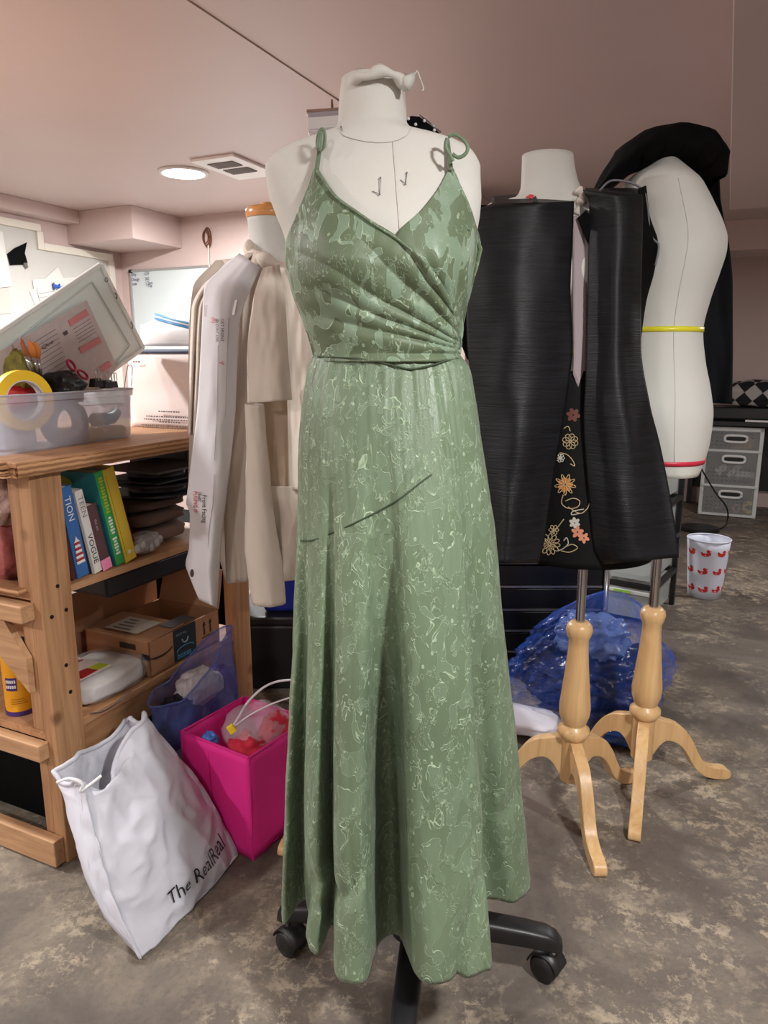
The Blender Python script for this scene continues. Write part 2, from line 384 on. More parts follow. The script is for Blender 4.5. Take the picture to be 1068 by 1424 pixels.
# ------------------------------------------------------------------ the dress
def dress_mat(name, k_patch=.22, scl=1.0, c0=(91, 108, 84), c1=(107, 126, 99)):
    t = NT(name); v = t.coords((1.05, 1.05, .62)); v2 = t.coords((1, 1, .75))
    n1 = t.noise(33*scl, 2.2, .55, .9, v); n2 = t.noise(58, 3, .6, .6, v); n3 = t.noise(17, 2, .5, .5, v2)
    stair = t.math('SNAP', n1, .055)
    patch = t.ramp(n1, [(.515, (0, 0, 0)), (.53, (1, 1, 1))])
    line = t.ramp(t.math('ABSOLUTE', t.math('SUBTRACT', n1, .522)), [(.004, (1, 1, 1)), (.013, (0, 0, 0))])
    line = t.math('MULTIPLY', line, t.ramp(n3, [(.42, (0, 0, 0)), (.5, (1, 1, 1))]))
    line2 = t.ramp(t.math('ABSOLUTE', t.math('SUBTRACT', n2, .57)), [(.006, (1, 1, 1)), (.018, (0, 0, 0))])
    line2 = t.math('MULTIPLY', line2, t.ramp(n3, [(.5, (1, 1, 1)), (.58, (0, 0, 0))]))
    vo = t.n('ShaderNodeTexVoronoi'); vo.inputs['Scale'].default_value = 62; t.l(t.coords((1, 1, .7)), vo.inputs['Vector'])
    dots = t.ramp(vo.outputs['Distance'], [(.13, (1, 1, 1)), (.19, (0, 0, 0))])
    sel = t.n('ShaderNodeSeparateColor'); t.l(vo.outputs['Color'], sel.inputs[0])
    dots = t.math('MULTIPLY', dots, t.ramp(sel.outputs[0], [(.62, (0, 0, 0)), (.64, (1, 1, 1))]))
    ln = t.math('MAXIMUM', line, t.math('MULTIPLY', line2, .7)); mk = t.math('MAXIMUM', ln, t.math('MULTIPLY', dots, .8))
    base = t.ramp(t.noise(3, 3, .5), [(.3, lin(c0)), (.7, lin(c1))])
    c = t.mix(t.math('MULTIPLY', patch, k_patch), base, lin((128, 150, 128)))
    c = t.mix(t.math('MULTIPLY', mk, .6), c, lin((178, 200, 168)))
    t.set(Base_Color=c, Roughness=t.ramp(patch, [(0, (.5,)*3), (1, (.42,)*3)]))
    t.p.inputs['Sheen Weight'].default_value = .1; t.p.inputs['Sheen Roughness'].default_value = .4; t.p.inputs['Specular IOR Level'].default_value = .5
    h = t.math('ADD', t.math('MULTIPLY', mk, .7), t.math('MULTIPLY', patch, .5))
    h = t.math('ADD', h, t.math('MULTIPLY', t.noise(520, 2), .25)); t.bump(h, .55, .0025)
    return t.m
DRESS = dress_mat('green_jacquard'); BODICE = dress_mat('green_jacquard_bodice', .7, .78, (83, 97, 72), (98, 114, 87)); SEAMG = M('green_seam', (58, 72, 52), .8); STRAPG = M('green_satin', (92, 112, 86), .45, sheen=.3)
dress = thing('dress', 'long sage green jacquard wrap dress with thin tied straps on central dress form', 'dress', (.05, YC, .23))
SROWS = [(494, 437, 639), (512, 431, 652), (540, 425, 658), (600, 418, 667), (680, 416, 679), (760, 414, 689), (850, 411, 698), (950, 406, 709), (1050, 402, 721), (1150, 399, 731), (1232, 397, 740)]
XC_, XA_ = rowtab(SROWS); ZW = XC_[-1][0]; ZH = XC_[0][0]
# hem seen from above (x, y): the folds of the skirt
HEM = [(-.188, 1.215), (-.178, 1.16), (-.152, 1.222), (-.138, 1.128), (-.112, 1.088), (-.090, 1.165), (-.079, 1.055), (-.05, 1.026), (-.024, 1.04), (-.004, 1.165), (.033, 1.18), (.052, 1.06), (.085, 1.026), (.13, 1.034), (.168, 1.05), (.186, 1.075), (.184, 1.19), (.205, 1.225), (.25, 1.215), (.29, 1.265),
       (.268, 1.34), (.2, 1.385), (.14, 1.45), (.06, 1.42), (-.02, 1.455), (-.1, 1.40), (-.15, 1.37), (-.19, 1.29)]
nf = 20
hm, hh = .051, .239
HB = .215
hc = []
for i, (x, y) in enumerate(HEM):
    xn = max(-.999, min(.999, (x-hm)/hh)); yn = (y-YC)/HB
    hc.append((xn, yn))
def hang(i):
    # matching direction on the smooth hip ring
    if i < nf: return -PI+PI*(i+.3)/(nf-.4)
    return PI*(i-nf+.6)/(len(HEM)-nf+.2)
for i in range(nf): pass
NS = 9
HS = cr([(x, y, 0) for x, y in hc], NS, True); HA = []
for i in range(len(HEM)):
    a0 = hang(i); a1 = hang(i+1) if i+1 < len(HEM) else hang(0)+2*PI
    for j in range(NS): HA.append(a0+(a1-a0)*j/NS)
# front directions follow the hem's x so that folds fall straight
for k in range(nf*NS-NS):
    xn = max(-1, min(1, HS[k].x)); HA[k] = lerp(HA[k], -PI/2+math.asin(xn), .75)
SB = sorted([(zz(y), b) for y, b in [(494, .094), (512, .1), (560, .118), (620, .135), (700, .15), (800, .165), (950, .186), (1232, HB)]])
def skirt(k, z, off=0):
    s = (ZW-z)/(ZW-ZH); w_ = sst((s-.08)/.85)**.9
    c, a, b = ci(XC_, z), ci(XA_, z), ci(SB, z)
    f = HA[k]; ux, uy = math.cos(f), math.sin(f)
    g = .018*s*math.sin(f*11+s*2)*(1-w_)+.012*nz(ux*3, uy*3, z*5)
    x = lerp(ux*(1+g), HS[k].x, w_); y = lerp(uy*(1+g), HS[k].y, w_)
    dg = .5*(x*a)+.22*(ZW-z); wr0 = -.016*w_*(1-abs(math.sin(dg*24+1.5*nz(x*2, y*2, z*3))))**3*sst((s-.3)/.3) if y < 0 else 0
    wr = wr0+.0035*s*nz(x*7, y*7, z*9)+.0016*nz(x*25, y*25, z*14)
    if s < .12: wr += .0018*math.sin(f*34+3*nz(ux*4, uy*4))*(1-s/.12)*sst(s/.02)
    return Vector((c+x*(a+off+wr), YC+y*(b+off+wr), z+(.006*nz(ux*5, uy*5)*s if s > .8 else 0)-(.045*s**3*sst((HS[k].y+.9)/.6) if k < nf*NS and abs(HS[k].x) < .5 else 0)))
NK = len(HS); R = []
for j in range(121):
    s = j/120; R.append([skirt(k, lerp(ZW, ZH-.008, s)) for k in range(NK)])
obj('skirt', MB().rings(R, (False, False)), DRESS, dress, smooth=True, solid=.0022)
# diagonal hip seam: the lower flare sits a touch proud of the yoke
def front_skirt(px, py, off):
    best = None
    Y = YC-.14
    for _ in range(5):
        p = atY(px, py, Y)
        k = min(range(nf*NS-NS), key=lambda q: abs(skirt(q, p.z).x-p.x)); Y = skirt(k, p.z).y-off
    return atY(px, py, Y)
sp = [front_skirt(x, y, .003) for x, y in [(418, 752), (435, 751), (460, 742), (485, 731), (510, 719), (535, 706), (555, 694), (570, 683), (585, 671), (600, 660)]]
obj('hip_seam', MB().tube(cr(sp, 5), .0014, 6), SEAMG, dress, smooth=True)
wp = [front_skirt(x, y, .006) for x, y in [(442, 496), (470, 497), (500, 499), (525, 503), (550, 509), (572, 513), (600, 508), (622, 501), (636, 498)]]
obj('waist_seam', MB().tube(cr(wp, 5), .0015, 6), SEAMG, dress, smooth=True)
# bodice
def panel(name, Lt, Rt, y0, y1, off, fold, nu=60, nv=90, mat=BODICE, solid=.003):
    def fn(u, v):
        y = lerp(y0, y1, v); a = ci(Lt, y); b = ci(Rt, y); x = lerp(a, b, u)
        return on_front(x, y, off(u, v)+fold(x, y, u, v))
    return obj(name, MB().grid(fn, nu, nv), mat, dress, smooth=True, solid=solid)
OL = [(235, 437), (260, 429), (300, 412), (340, 398), (352, 397), (400, 405), (450, 423), (500, 437)]
OR = [(235, 443), (260, 458), (275, 471), (300, 506), (330, 553), (360, 588), (400, 617), (430, 630), (460, 637), (500, 641)]
UL = [(235, 624), (260, 611), (290, 588), (330, 551), (350, 550), (400, 585), (450, 610), (500, 625)]
UR = [(235, 630), (260, 641), (290, 654), (310, 660), (345, 669), (400, 656), (450, 645), (500, 640)]
def fold_over(x, y, u, v):
    # drapery rays running from the left side and bust to the right waist
    th = math.atan2(y-492, x-668); r = math.hypot(x-668, y-492)
    ph = th*34+1.6*math.sin(th*9)+.8*nz(x*.012, y*.012, 1)
    amp = .0042*sst((y-300)/70)*sst((u+.02)/.15)*(.45+.55*sst(u))
    edge = .006*sst((u-.86)/.14)*sst((y-320)/40)
    return amp*(abs(math.sin(ph/2))*2-1)+edge+.002*nz(x*.05, y*.05, 5)
def fold_under(x, y, u, v):
    th = math.atan2(y-520, x-655); 
    return .003*sst((y-320)/60)*math.sin(th*30)+.0015*nz(x*.05, y*.05, 9)
panel('bodice_under_panel', UL, UR, 235, 499, lambda u, v: .005, fold_under, 40, 80)
panel('bodice_over_panel', OL, OR, 235, 503, lambda u, v: .011+.003*sst(u*3), fold_over, 90, 120)
# narrow rolled neckline edge
obj('neckline_edge', MB().tube(cr([on_front(x, y, .019) for x, y in [(441, 237), (458, 262), (471, 277), (505, 301), (530, 318), (552, 332), (587, 362), (615, 401), (629, 433), (635, 463)]], 5), .0022, 6), DRESS, dress, smooth=True)
# side and back of the bodice
ZB1 = zz(352); ZB0 = zz(497)
def back(u, v):
    z = lerp(ZB1, ZB0-.004, v); c, a, b = torso(z); f = lerp(PI*1.0, 0, u)
    return (c+(a+.003)*math.cos(f), YC+(b+.012)*math.sin(f)+.0, z-.03*math.sin(PI*u)*(1-v)+.001*math.sin(u*70)*(1))
obj('bodice_back', MB().grid(back, 60, 40), DRESS, dress, smooth=True, solid=.0025)
def dart(pts, Y): return [atY(x, y, Y) for x, y in pts]
sidep = [on_front(x, y, .012) for x, y in [(652, 318), (664, 330), (670, 346), (664, 372), (655, 398)]]
mb = MB(); mb.v = [Vector(p) for p in sidep]+[Vector(p)+Vector((-.012, .03, 0)) for p in sidep]; mb.f = [(i, i+1, i+6, i+5) for i in range(4)]
obj('side_tuck', mb, DRESS, dress, smooth=True, solid=.003)
# straps with bows
def over_shoulder(px0, py0, px1, py1):
    a = on_front(px0, py0, .012); b = on_front(px1, py1, .004); pts = [a, (a+b)/2+Vector((0, -.002, 0)), b]
    top = Vector((b.x+.004, YC-.02, ci(sorted([(abs(0), 0)]), 0)+b.z+.006)); pts += [b+Vector((.002, .03, .006)), b+Vector((.004, .07, .002)), b+Vector((.006, .115, -.03)), b+Vector((.008, .16, -.14)), Vector((b.x, YC+.125, ZB1-.02))]
    return cr(pts, 6)
obj('strap', MB().tube(over_shoulder(440, 237, 446, 200), .0036, 8, .6), STRAPG, dress, smooth=True)
obj('strap', MB().tube(over_shoulder(627, 237, 622, 196), .0036, 8, .6), STRAPG, dress, smooth=True)
def loop(px, Y): return cr([atY(x, y, Y) for x, y in px], 6)
obj('bow_loop', MB().tube(loop([(443, 212), (441, 198), (444, 183), (449, 180), (452, 190), (450, 204), (444, 211)], 1.165), .0026, 8, .5), STRAPG, dress, smooth=True)
obj('bow_loop', MB().tube(loop([(445, 210), (447, 196), (447, 186), (444, 194), (443, 207)], 1.158), .0028, 8, .5), STRAPG, dress, smooth=True)
obj('bow_tail', MB().tube(loop([(623, 190), (632, 187), (643, 193), (650, 203), (648, 213), (638, 219), (629, 214)], 1.16), .0028, 8, .5), STRAPG, dress, smooth=True)
obj('bow_tail', MB().tube(loop([(622, 192), (620, 204), (626, 216), (630, 224)], 1.16), .003, 8, .5), STRAPG, dress, smooth=True)
# ================================================================== left side: wall things
t = NT('whiteboard_face'); t.set(Base_Color=lin((205, 214, 216)), Roughness=.22); WBF = t.m
ALU = M('aluminium', (190, 190, 192), .35, .8)
wbb = BWALL-.012
def wb(x, y): return on_b(x, y, wbb)
p0, p1 = wb(181, 376), wb(196, 640)
a0, _, z1 = ab(p0); z0 = ab(p1)[2]; a1 = a0+1.5; z0 = max(z0, z1-.95)
board = thing('whiteboard', 'framed whiteboard with handwritten notes on the pink back wall', 'whiteboard', room((a0+a1)/2, BWALL-.008, z0))
obj('panel', MB().rbox(a0, a1, BWALL-.014, BWALL-.001, z0, z1), WBF, board)
for q in ((a0, a1, z1-.014, z1), (a0, a1, z0, z0+.014), (a0, a0+.014, z0, z1), (a1-.014, a1, z0, z1)):
    obj('frame_bar', MB().rbox(q[0], q[1], BWALL-.024, BWALL-.002, q[2], q[3]), ALU, board, bevel=.002)
obj('corner_cap', MB().rbox(a0-.004, a0+.02, BWALL-.028, BWALL-.002, z1-.02, z1+.004), BLACKPL, board, bevel=.003)
INKB = M('marker_blue', (62, 70, 105), .6)
for i, (x, y, s_) in enumerate([(184, 384, 'Day'), (184, 391, 'Design'), (185, 397, 'sew'), (199, 383, ': LGV'), (200, 390, ': 2&2'), (201, 396, ': 1/2pm'), (204, 399.5, '+1up')]):
    obj('handwriting', text_mb(s_, .032, plane_fn(wb(x, y)-DX*.006, RX, (0, 0, 1)), squeeze=.85), INKB, board)
# hook and cord on the wall above it
hk = on_b(287, 330, BWALL-.03)
h = thing('wall_hook', 'rusty wire ring with a white cord hanging above the whiteboard', 'hook', hk+Vector((0, 0, -.3)))
RUST = M('rusty_wire', (120, 76, 56), .6, .5)
for s_ in (0, .012, -.01):
    obj('wire_ring', MB().tube([hk+RX*(.026+s_*.3)*math.cos(f)+Vector((0, 0, 1))*(.05+s_)*math.sin(f)+DX*s_ for f in [2*PI*k/22 for k in range(23)]], .0045, 6), RUST, h, smooth=True)
obj('cord', MB().tube(cr([hk+Vector((.01, 0, -.05)), hk+RX*.01+Vector((0, 0, -.15)), hk+RX*.018+Vector((0, 0, -.26)), hk+RX*.016+Vector((0, 0, -.36))], 6), .005, 6), M('white_cord', (215, 208, 196), .8), h, smooth=True)
# vent in the ceiling
vq = [atZ(x, y, CEIL) for x, y in [(283, 222), (325, 216), (367, 236), (336, 247)]]
vc = sum(vq, Vector())/4; va, vb, _ = ab(vc)
v = thing('ceiling_vent', 'white rectangular air vent with two grilles in the ceiling', 'vent', vc)
w2, l2 = .13, .2
obj('face_plate', MB().rbox(va-w2, va+w2, vb-l2, vb+l2, CEIL-.014, CEIL), M('vent_white', (244, 244, 242), .4), v, bevel=.004)
for k in (-1, 1):
    gb = vb+k*.062-.03
    g = obj('grille', MB().rbox(va-.075, va+.075, gb-.042, gb+.042, CEIL-.0155, CEIL-.012), M('vent_dark', (60, 58, 56), .7), v)
    for i in range(6): obj('louvre', MB().rbox(va-.075, va+.075, gb-.040+i*.0155, gb-.036+i*.0155, CEIL-.019, CEIL-.014), M('vent_slat', (150, 148, 146), .6), g)
# framed pin board on the left wall
pa = A0+.012
def lw(x, y, o=0): return on_a(x, y, A0+.012+o)
pin = thing('pin_board', 'grey wall panel with white stepped wooden frame on the left wall', 'board', lw(60, 420))
P = [lw(x, y) for x, y in [(-60, 303), (52, 319), (59, 349), (151, 360)]]; zb = P[0].z-1.1
P = [room(A0, ab(p)[1], ab(p)[2]) for p in P]
b_ = [ab(p)[1] for p in P]; z_ = [p.z for p in P]
zA, zB = z_[1], z_[3]; bs, be = b_[1], b_[3]
outl = [(b_[0]-.4, zb), (be, zb), (be, zB), (bs, zB), (bs, zA), (b_[0]-.4, zA)]
obj('panel', MB().poly3([room(A0+.002, q[0], q[1]) for q in outl], RX*.012), M('panel_grey', (196, 194, 188), .6, var=.03, vs=3), pin)
FR = M('frame_white', (222, 216, 204), .55)
fw = .045
for q in ((b_[0]-.4, bs+fw*.2, zA-fw*.3, zA+fw*.7), (bs-fw*.5, bs+fw*.5, zB-fw*.3, zA-fw*.3), (bs+fw*.5, be+fw*.5, zB-fw*.3, zB+fw*.7), (be-fw*.3, be+fw*.7, zb, zB-fw*.3)):
    obj('frame_bar', MB().rbox(A0+.002, A0+.035, q[0], q[1], q[2], q[3]), FR, pin, bevel=.003)
def wallpaper(name, px, label, cat, mat, off, th=.0015, grp=None):
    pts = [lw(x, y, off) for x, y in px]
    return tag(obj(name, MB().poly3(pts, RX*th), mat), label, cat, grp)
wallpaper('fabric_scrap', [(10, 353), (20, 345), (31, 340), (37, 337), (35, 347), (34, 352), (38, 366), (32, 368), (14, 369)], 'torn black fabric scrap pinned to grey wall panel', 'fabric', BLACKCL, .008, .004)
wallpaper('metal_clip', [(32, 366), (37, 365), (39, 372), (36, 374)], 'small grey metal clip below the black fabric scrap', 'clip', M('grey_metal', (110, 108, 106), .4, .6), .014, .003)
wallpaper('paper_sheet', [(45, 389), (62, 388), (80, 371), (88, 387), (106, 385), (107, 420), (52, 440)], 'white star-cornered note sheet pinned on wall panel behind the lid', 'paper', M('note_white', (214, 212, 206), .8), .006, .002, 'papers on the wall panel')
pp = wallpaper('paper_sheet', [(51, 401), (92, 394), (104, 432), (62, 447)], 'ruled white paper under the blue push pin', 'paper', M('note_ruled', (205, 204, 200), .8), .012, .002, 'papers on the wall panel')
for i in range(5): obj('ruled_line', MB().poly3([lw(54+i*2, 408+i*5.5, .0165), lw(90+i*2, 402+i*5.5, .0165), lw(90+i*2, 402.6+i*5.5, .0165), lw(54+i*2, 408.6+i*5.5, .0165)], RX*.001), M('pencil_grey', (150, 150, 152), .8), pp)
wallpaper('paper_sheet', [(41, 405), (47, 401), (60, 428), (52, 432)], 'narrow paper strip poking out left of the ruled paper', 'paper', MATS['note_white'], .005, .0012, 'papers on the wall panel')
wallpaper('paper_sheet', [(-25, 320), (3, 322), (16, 398), (-20, 402)], 'glossy white plastic sleeve hanging at the left edge of wall panel', 'paper', M('sleeve_white', (220, 220, 216), .18), .01, .003, 'papers on the wall panel')
wallpaper('paper_sheet', [(-25, 404), (12, 401), (16, 436), (-20, 438)], 'grey-white paper hanging under the glossy sleeve', 'paper', M('note_grey', (190, 188, 180), .8), .006, .002, 'papers on the wall panel')
wallpaper('paper_sheet', [(-30, 436), (21, 441), (20, 470), (-30, 470)], 'plain white paper above the leaning lid at left edge', 'paper', M('note_blue', (214, 218, 226), .8), .02, .002, 'papers on the wall panel')
pc = lw(74, 398, .02)
th = thing('push_pin', 'blue plastic push pin holding papers on the wall panel', 'push pin', pc)
BLUEP = M('blue_plastic', (35, 90, 190), .35)
ax = (RX*.5+DX*.8).normalized()
obj('head', MB().lathe([(.002, 0), (.022, .001), (.024, .006), (.012, .012), (.011, .03), (.018, .036), (.018, .042), (.002, .043)], pc, 16, ax), BLUEP, th, smooth=True)
obj('needle', MB().tube([pc, pc+ax*.062], .0016, 5), PINM, th, smooth=True)
# ================================================================== workbench shelf
WZ = wood('pine_upright', (146, 104, 72), (190, 146, 106), 'z'); WR = wood('pine_rail', (160, 118, 84), (202, 160, 120), 'r'); WD = wood('pine_depth', (140, 98, 66), (182, 138, 98), 'd')
PLY = wood('plywood', (156, 112, 78), (198, 152, 112), 'd', knots=False)
t = NT('plywood_edge'); wv = t.n('ShaderNodeTexWave'); wv.bands_direction = 'Z'; wv.inputs['Scale'].default_value = 26; wv.inputs['Distortion'].default_value = 1.2; wv.inputs['Detail'].default_value = 3; wv.inputs['Detail Scale'].default_value = 1.5
t.l(t.tc.outputs['Object'], wv.inputs['Vector']); t.set(Base_Color=t.ramp(wv.outputs['Fac'], [(.2, lin((148, 104, 70))), (.8, lin((200, 154, 112)))]), Roughness=.7); t.bump(wv.outputs['Fac'], .25, .003); PLYE = t.m
BA1 = -1.40; BA0 = -2.6; BB0 = 1.11; BB1 = 1.92; TOPZ = 1.03; MZ = .71; LZ = .355
bench = thing('workbench', 'rough pine workbench with plywood top and open shelves', 'workbench', room(-2.0, 1.5, 0))
for a, b in ((BA1, BB0), (BA1, BB1-.089), (BA0+.04, BB0), (BA0+.04, BB1-.089)):
    obj('post', MB().rbox(a-.038, a, b, b+.089, 0, TOPZ-.036), WZ, bench, bevel=.003)
top = obj('bench_top', MB().rbox(BA0-.05, BA1+.028, BB0-.05, BB1+.16, TOPZ-.012, TOPZ), PLY, bench, bevel=.002)
# worn edges of the two plywood layers
rnd = random.Random(3)
def edge(mb_, a, z0, z1, b0, b1, w_):
    n = 60
    def fn(u, v):
        b = lerp(b0, b1, u); f = 2*PI*v; j = .004*nz(u*50, v*3, z0*30)
        return room(a+w_*math.cos(f)*.5+j, b, (z0+z1)/2+(z1-z0)/2*math.sin(f)+.0015*nz(u*40, v*5))
    mb_.grid(fn, n, 8, cv=True)
    return mb_
obj('ply_layer', MB().rbox(BA0-.05, BA1+.02, BB0-.045, BB1+.16, TOPZ-.036, TOPZ-.0125), PLYE, bench, bevel=.003)
obj('ply_edge', edge(MB(), BA1+.026, TOPZ-.035, TOPZ-.002, BB0-.05, BB1+.16, .012), PLYE, bench, smooth=True)
for i in range(7):      # split front corner
    z = TOPZ-.034+i*.005
    obj('splinter', MB().rbox(BA1-.05-rnd.random()*.12, BA1+.02-rnd.random()*.03, BB0-.058-rnd.random()*.014, BB0-.03, z, z+.0042), PLYE, bench)
obj('shelf', MB().rbox(BA0, BA1-.006, BB0+.089, BB1-.05, MZ-.018, MZ), PLY, bench, bevel=.002)
obj('shelf', MB().rbox(BA0, BA1-.038, BB0+.005, BB0+.089, MZ-.018, MZ), PLY, bench)
obj('shelf', MB().rbox(BA0, BA1-.006, BB0+.089, BB1-.03, LZ-.022, LZ), PLY, bench, bevel=.002)
obj('shelf', MB().rbox(BA0, BA1-.038, BB0+.002, BB0+.089, LZ-.022, LZ), PLY, bench)
obj('rail', MB().rbox(BA0, BA1-.025, BB0-.038, BB0, MZ-.062, MZ-.02), WR, bench, bevel=.003)
obj('rail', MB().rbox(BA0, BA1-.025, BB0-.03, BB0, LZ-.066, LZ-.022), WR, bench, bevel=.003)
obj('rail', MB().rbox(BA0, BA1-.008, BB0-.03, BB0, .004, .075), WR, bench, bevel=.003)
obj('rail', MB().rbox(BA1-.05, BA1-.012, BB0+.089, BB1-.089, LZ-.11, LZ-.022), WD, bench, bevel=.003)
obj('backing_stud', MB().rbox(BA1-.076, BA1-.038, BB0+.002, BB0+.04, MZ, TOPZ-.036), WZ, bench, bevel=.003)
obj('backing_stud', MB().rbox(BA1-.076, BA1-.038, BB0+.002, BB0+.04, LZ, MZ-.06), WZ, bench, bevel=.003)
obj('backing_stud', MB().rbox(BA1-.07, BA1-.038, BB0+.002, BB0+.04, .07, LZ-.06), WZ, bench, bevel=.003)
br = [on_b(x, y, BB0-.004) for x, y in [(-20, 858), (52, 872), (52, 960), (-20, 900)]]
br = [room(BA1-.05, BB0, .463), room(BA1-.05, BB0, .55), room(BA1-.12, BB0, MZ-.063), room(BA1-.26, BB0, MZ-.063), room(BA1-.26, BB0, MZ-.068)]
obj('corner_brace', MB().poly3([p+DX*-.018 for p in br], DX*.017), WR, bench)
for x, y in [(72, 858), (92, 848), (92, 925), (98, 962), (80, 815)]:
    p = on_a(x, y, BA1+.0005); obj('screw', MB().lathe([(.0005, -.001), (.005, -.001), (.005, .0012), (.0005, .0012)], p, 10, RX), M('dark_screw', (38, 30, 26), .5, .5), bench)
obj('back_panel', MB().rbox(BA0, BA0+.012, BB0+.09, BB1, .1, TOPZ-.04), M('dark_panel', (60, 44, 34), .8), bench)
# ------------------------------------------------------------------ books on the middle shelf, leaning towards the near post
def book(bl, br_, tl, a_s, depth, name, label, cover, spine, title=None, tmat=None, tsize=.02, tstart=.1, paper=True, squeeze=1, bold=0):
    B, C, T = on_a(*bl, a_s), on_a(*br_, a_s), on_a(*tl, a_s)
    b0 = B.dot(DX); up = Vector((0, (T-B).dot(DX), T.z-B.z)); ht = up.length; up = (DX*up.y+Vector((0, 0, up.z))).normalized()
    sx = RX.cross(up); sx = sx if sx.dot(DX) > 0 else -sx
    th_ = abs((C-B).dot(sx)); org = room(a_s, b0, MZ+.001+BOOKLIFT)
    r = thing(name, label, 'book', org, 'books leaning on the middle shelf')
    z = RX*-depth
    obj('cover', MB().hexa([org, org+sx*.002, org+sx*.002+z, org+z, org+up*ht, org+sx*.002+up*ht, org+sx*.002+z+up*ht, org+z+up*ht]), cover, r)
    q = org+sx*(th_-.002)
    obj('cover', MB().hexa([q, q+sx*.002, q+sx*.002+z, q+z, q+up*ht, q+sx*.002+up*ht, q+sx*.002+z+up*ht, q+z+up*ht]), cover, r)
    sp_ = obj('spine', MB().hexa([org, org+sx*th_, org+sx*th_-RX*.003, org-RX*.003, org+up*ht, org+sx*th_+up*ht, org+sx*th_-RX*.003+up*ht, org-RX*.003+up*ht]), spine, r, bevel=.001)
    q = org+sx*.002-RX*.004+up*.004
    obj('page_block', MB().hexa([q, q+sx*(th_-.004), q+sx*(th_-.004)+z*.95, q+z*.95, q+up*(ht-.008), q+sx*(th_-.004)+up*(ht-.008), q+sx*(th_-.004)+z*.95+up*(ht-.008), q+z*.95+up*(ht-.008)]), M('page_paper', (214, 204, 186), .9), r)
    if title:
        o = org+up*(ht*(1-tstart))+sx*(th_*.5-tsize*.34)+RX*.0016
        for k, s_ in enumerate(title if isinstance(title, list) else [(title, 0, tmat)]):
            o2 = o-up*ht*s_[1]
            obj('title', text_mb(s_[0], tsize, lambda x, y, o2=o2: o2-up*x+sx*y, squeeze=squeeze, bold=bold), s_[2], sp_)
    return r, org, up, sx, ht, th_, sp_
BOOKLIFT = 0
TEAL = M('cover_teal', (48, 132, 140), .4); GREENC = M('spine_green', (52, 160, 74), .4); YELLOW = M('cover_yellow', (226, 196, 66), .45); WT = M('print_white', (225, 225, 222), .6)
YG = M('print_lime', (176, 186, 44), .5); PURP = M('print_plum', (120, 72, 104), .5)
book((101, 815), (107, 811), (80, 716), -1.425, .2, 'thin_book', 'dark maroon book hidden behind the near post of the bench', M('cover_maroon', (74, 32, 34), .5), MATS['cover_maroon'])
BL_ = M('cover_blue', (52, 104, 168), .4)
bk1 = book((109, 814), (125, 806), (82, 690), -1.425, .2, 'blue_book', 'blue paperback with lighthouse on its spine beside the post', BL_, BL_, [('TION', 0, WT)], WT, .026, .1, squeeze=1.0)
_, og, up, sx, ht, tk, sp_ = bk1
RED = M('print_red', (172, 42, 48), .5)
for i in range(8):
    c = og+up*(ht*(.17+.03*i))+sx*tk*.5+RX*.002; w_ = tk*(.33-.018*i)
    obj('lighthouse_band', MB().obox(c, sx*w_, up*ht*.0145, RX*.0006), WT if i % 2 == 0 else RED, sp_)
obj('lighthouse_top', MB().poly3([og+up*ht*.395+sx*tk*.25+RX*.002, og+up*ht*.395+sx*tk*.75+RX*.002, og+up*ht*.42+sx*tk*.6+RX*.002, og+up*ht*.46+sx*tk*.5+RX*.002, og+up*ht*.42+sx*tk*.4+RX*.002], RX*.0006), WT, sp_)
book((126, 805), (132, 802), (100, 694), -1.43, .19, 'black_book', 'slim plain black book between blue and white spines', M('cover_black', (20, 18, 20), .5), MATS['cover_black'])
book((133, 805), (143, 800), (104, 692), -1.42, .19, 'white_book', 'white-spined fashion book with black serif lettering', M('cover_white', (214, 210, 206), .5), MATS['cover_white'], [('TEEN', .0, M('print_grey', (120, 116, 116), .6)), ('VOGUE', .46, BLACKINK)], None, .021, .06, squeeze=1.15)
_, og, up, sx, ht, tk, sp_ = book((144, 801), (156, 794), (121, 712), -1.42, .17, 'brown_book', 'plum-brown book with a pink foot band', M('cover_brown', (84, 56, 60), .5), MATS['cover_brown'], [('the art', .0, M('print_tan', (196, 170, 170), .6))], None, .011, .22)
obj('foot_band', MB().obox(og+up*ht*.08+sx*tk*.5+RX*.001, sx*tk*.5, up*ht*.08, RX*.0014), M('print_pink', (236, 140, 178), .5), sp_)
_, og, up, sx, ht, tk, sp_ = book((163, 793), (174, 788), (131, 664), -1.42, .27, 'teal_book', 'big teal book with lime curve cover and green spine', TEAL, GREENC, None)
for k in range(26):
    if k not in (12, 19): obj('title_letter', MB().obox(og+up*ht*(.93-.032*k)+sx*tk*.5+RX*.001, sx*tk*(.2+.06*math.sin(k*2.3)), up*ht*.010, RX*.0008), YG if k < 12 else WT, sp_)

c0 = og-sx*.0006
def cov(x, y): return c0-RX*x+up*y      # near cover, x from the spine inwards
lime = [(.075, ht*.2), (.06, ht*.26), (.055, ht*.5), (.07, ht*.66), (.10, ht*.76), (.16, ht*.8), (.26, ht*.8), (.26, ht*.55), (.12, ht*.55), (.085, ht*.45)]
obj('lime_curve', MB().poly3([cov(x, y) for x, y in [(p.x, p.y) for p in cr([(a, b, 0) for a, b in lime], 4, True)]], -sx*.0008), YG, sp_)
pur = [(.045, ht*.16), (.035, ht*.3), (.036, ht*.52), (.055, ht*.69), (.09, ht*.80), (.10, ht*.77), (.07, ht*.65), (.053, ht*.5), (.055, ht*.3), (.07, ht*.18)]
obj('plum_band', MB().poly3([cov(x, y)-sx*.0001 for x, y in pur], -sx*.0005), PURP, sp_)
el = [cov(.17+.085*math.cos(f), ht*.88+.024*math.sin(f))-sx*.0011 for f in [2*PI*k/24 for k in range(24)]]
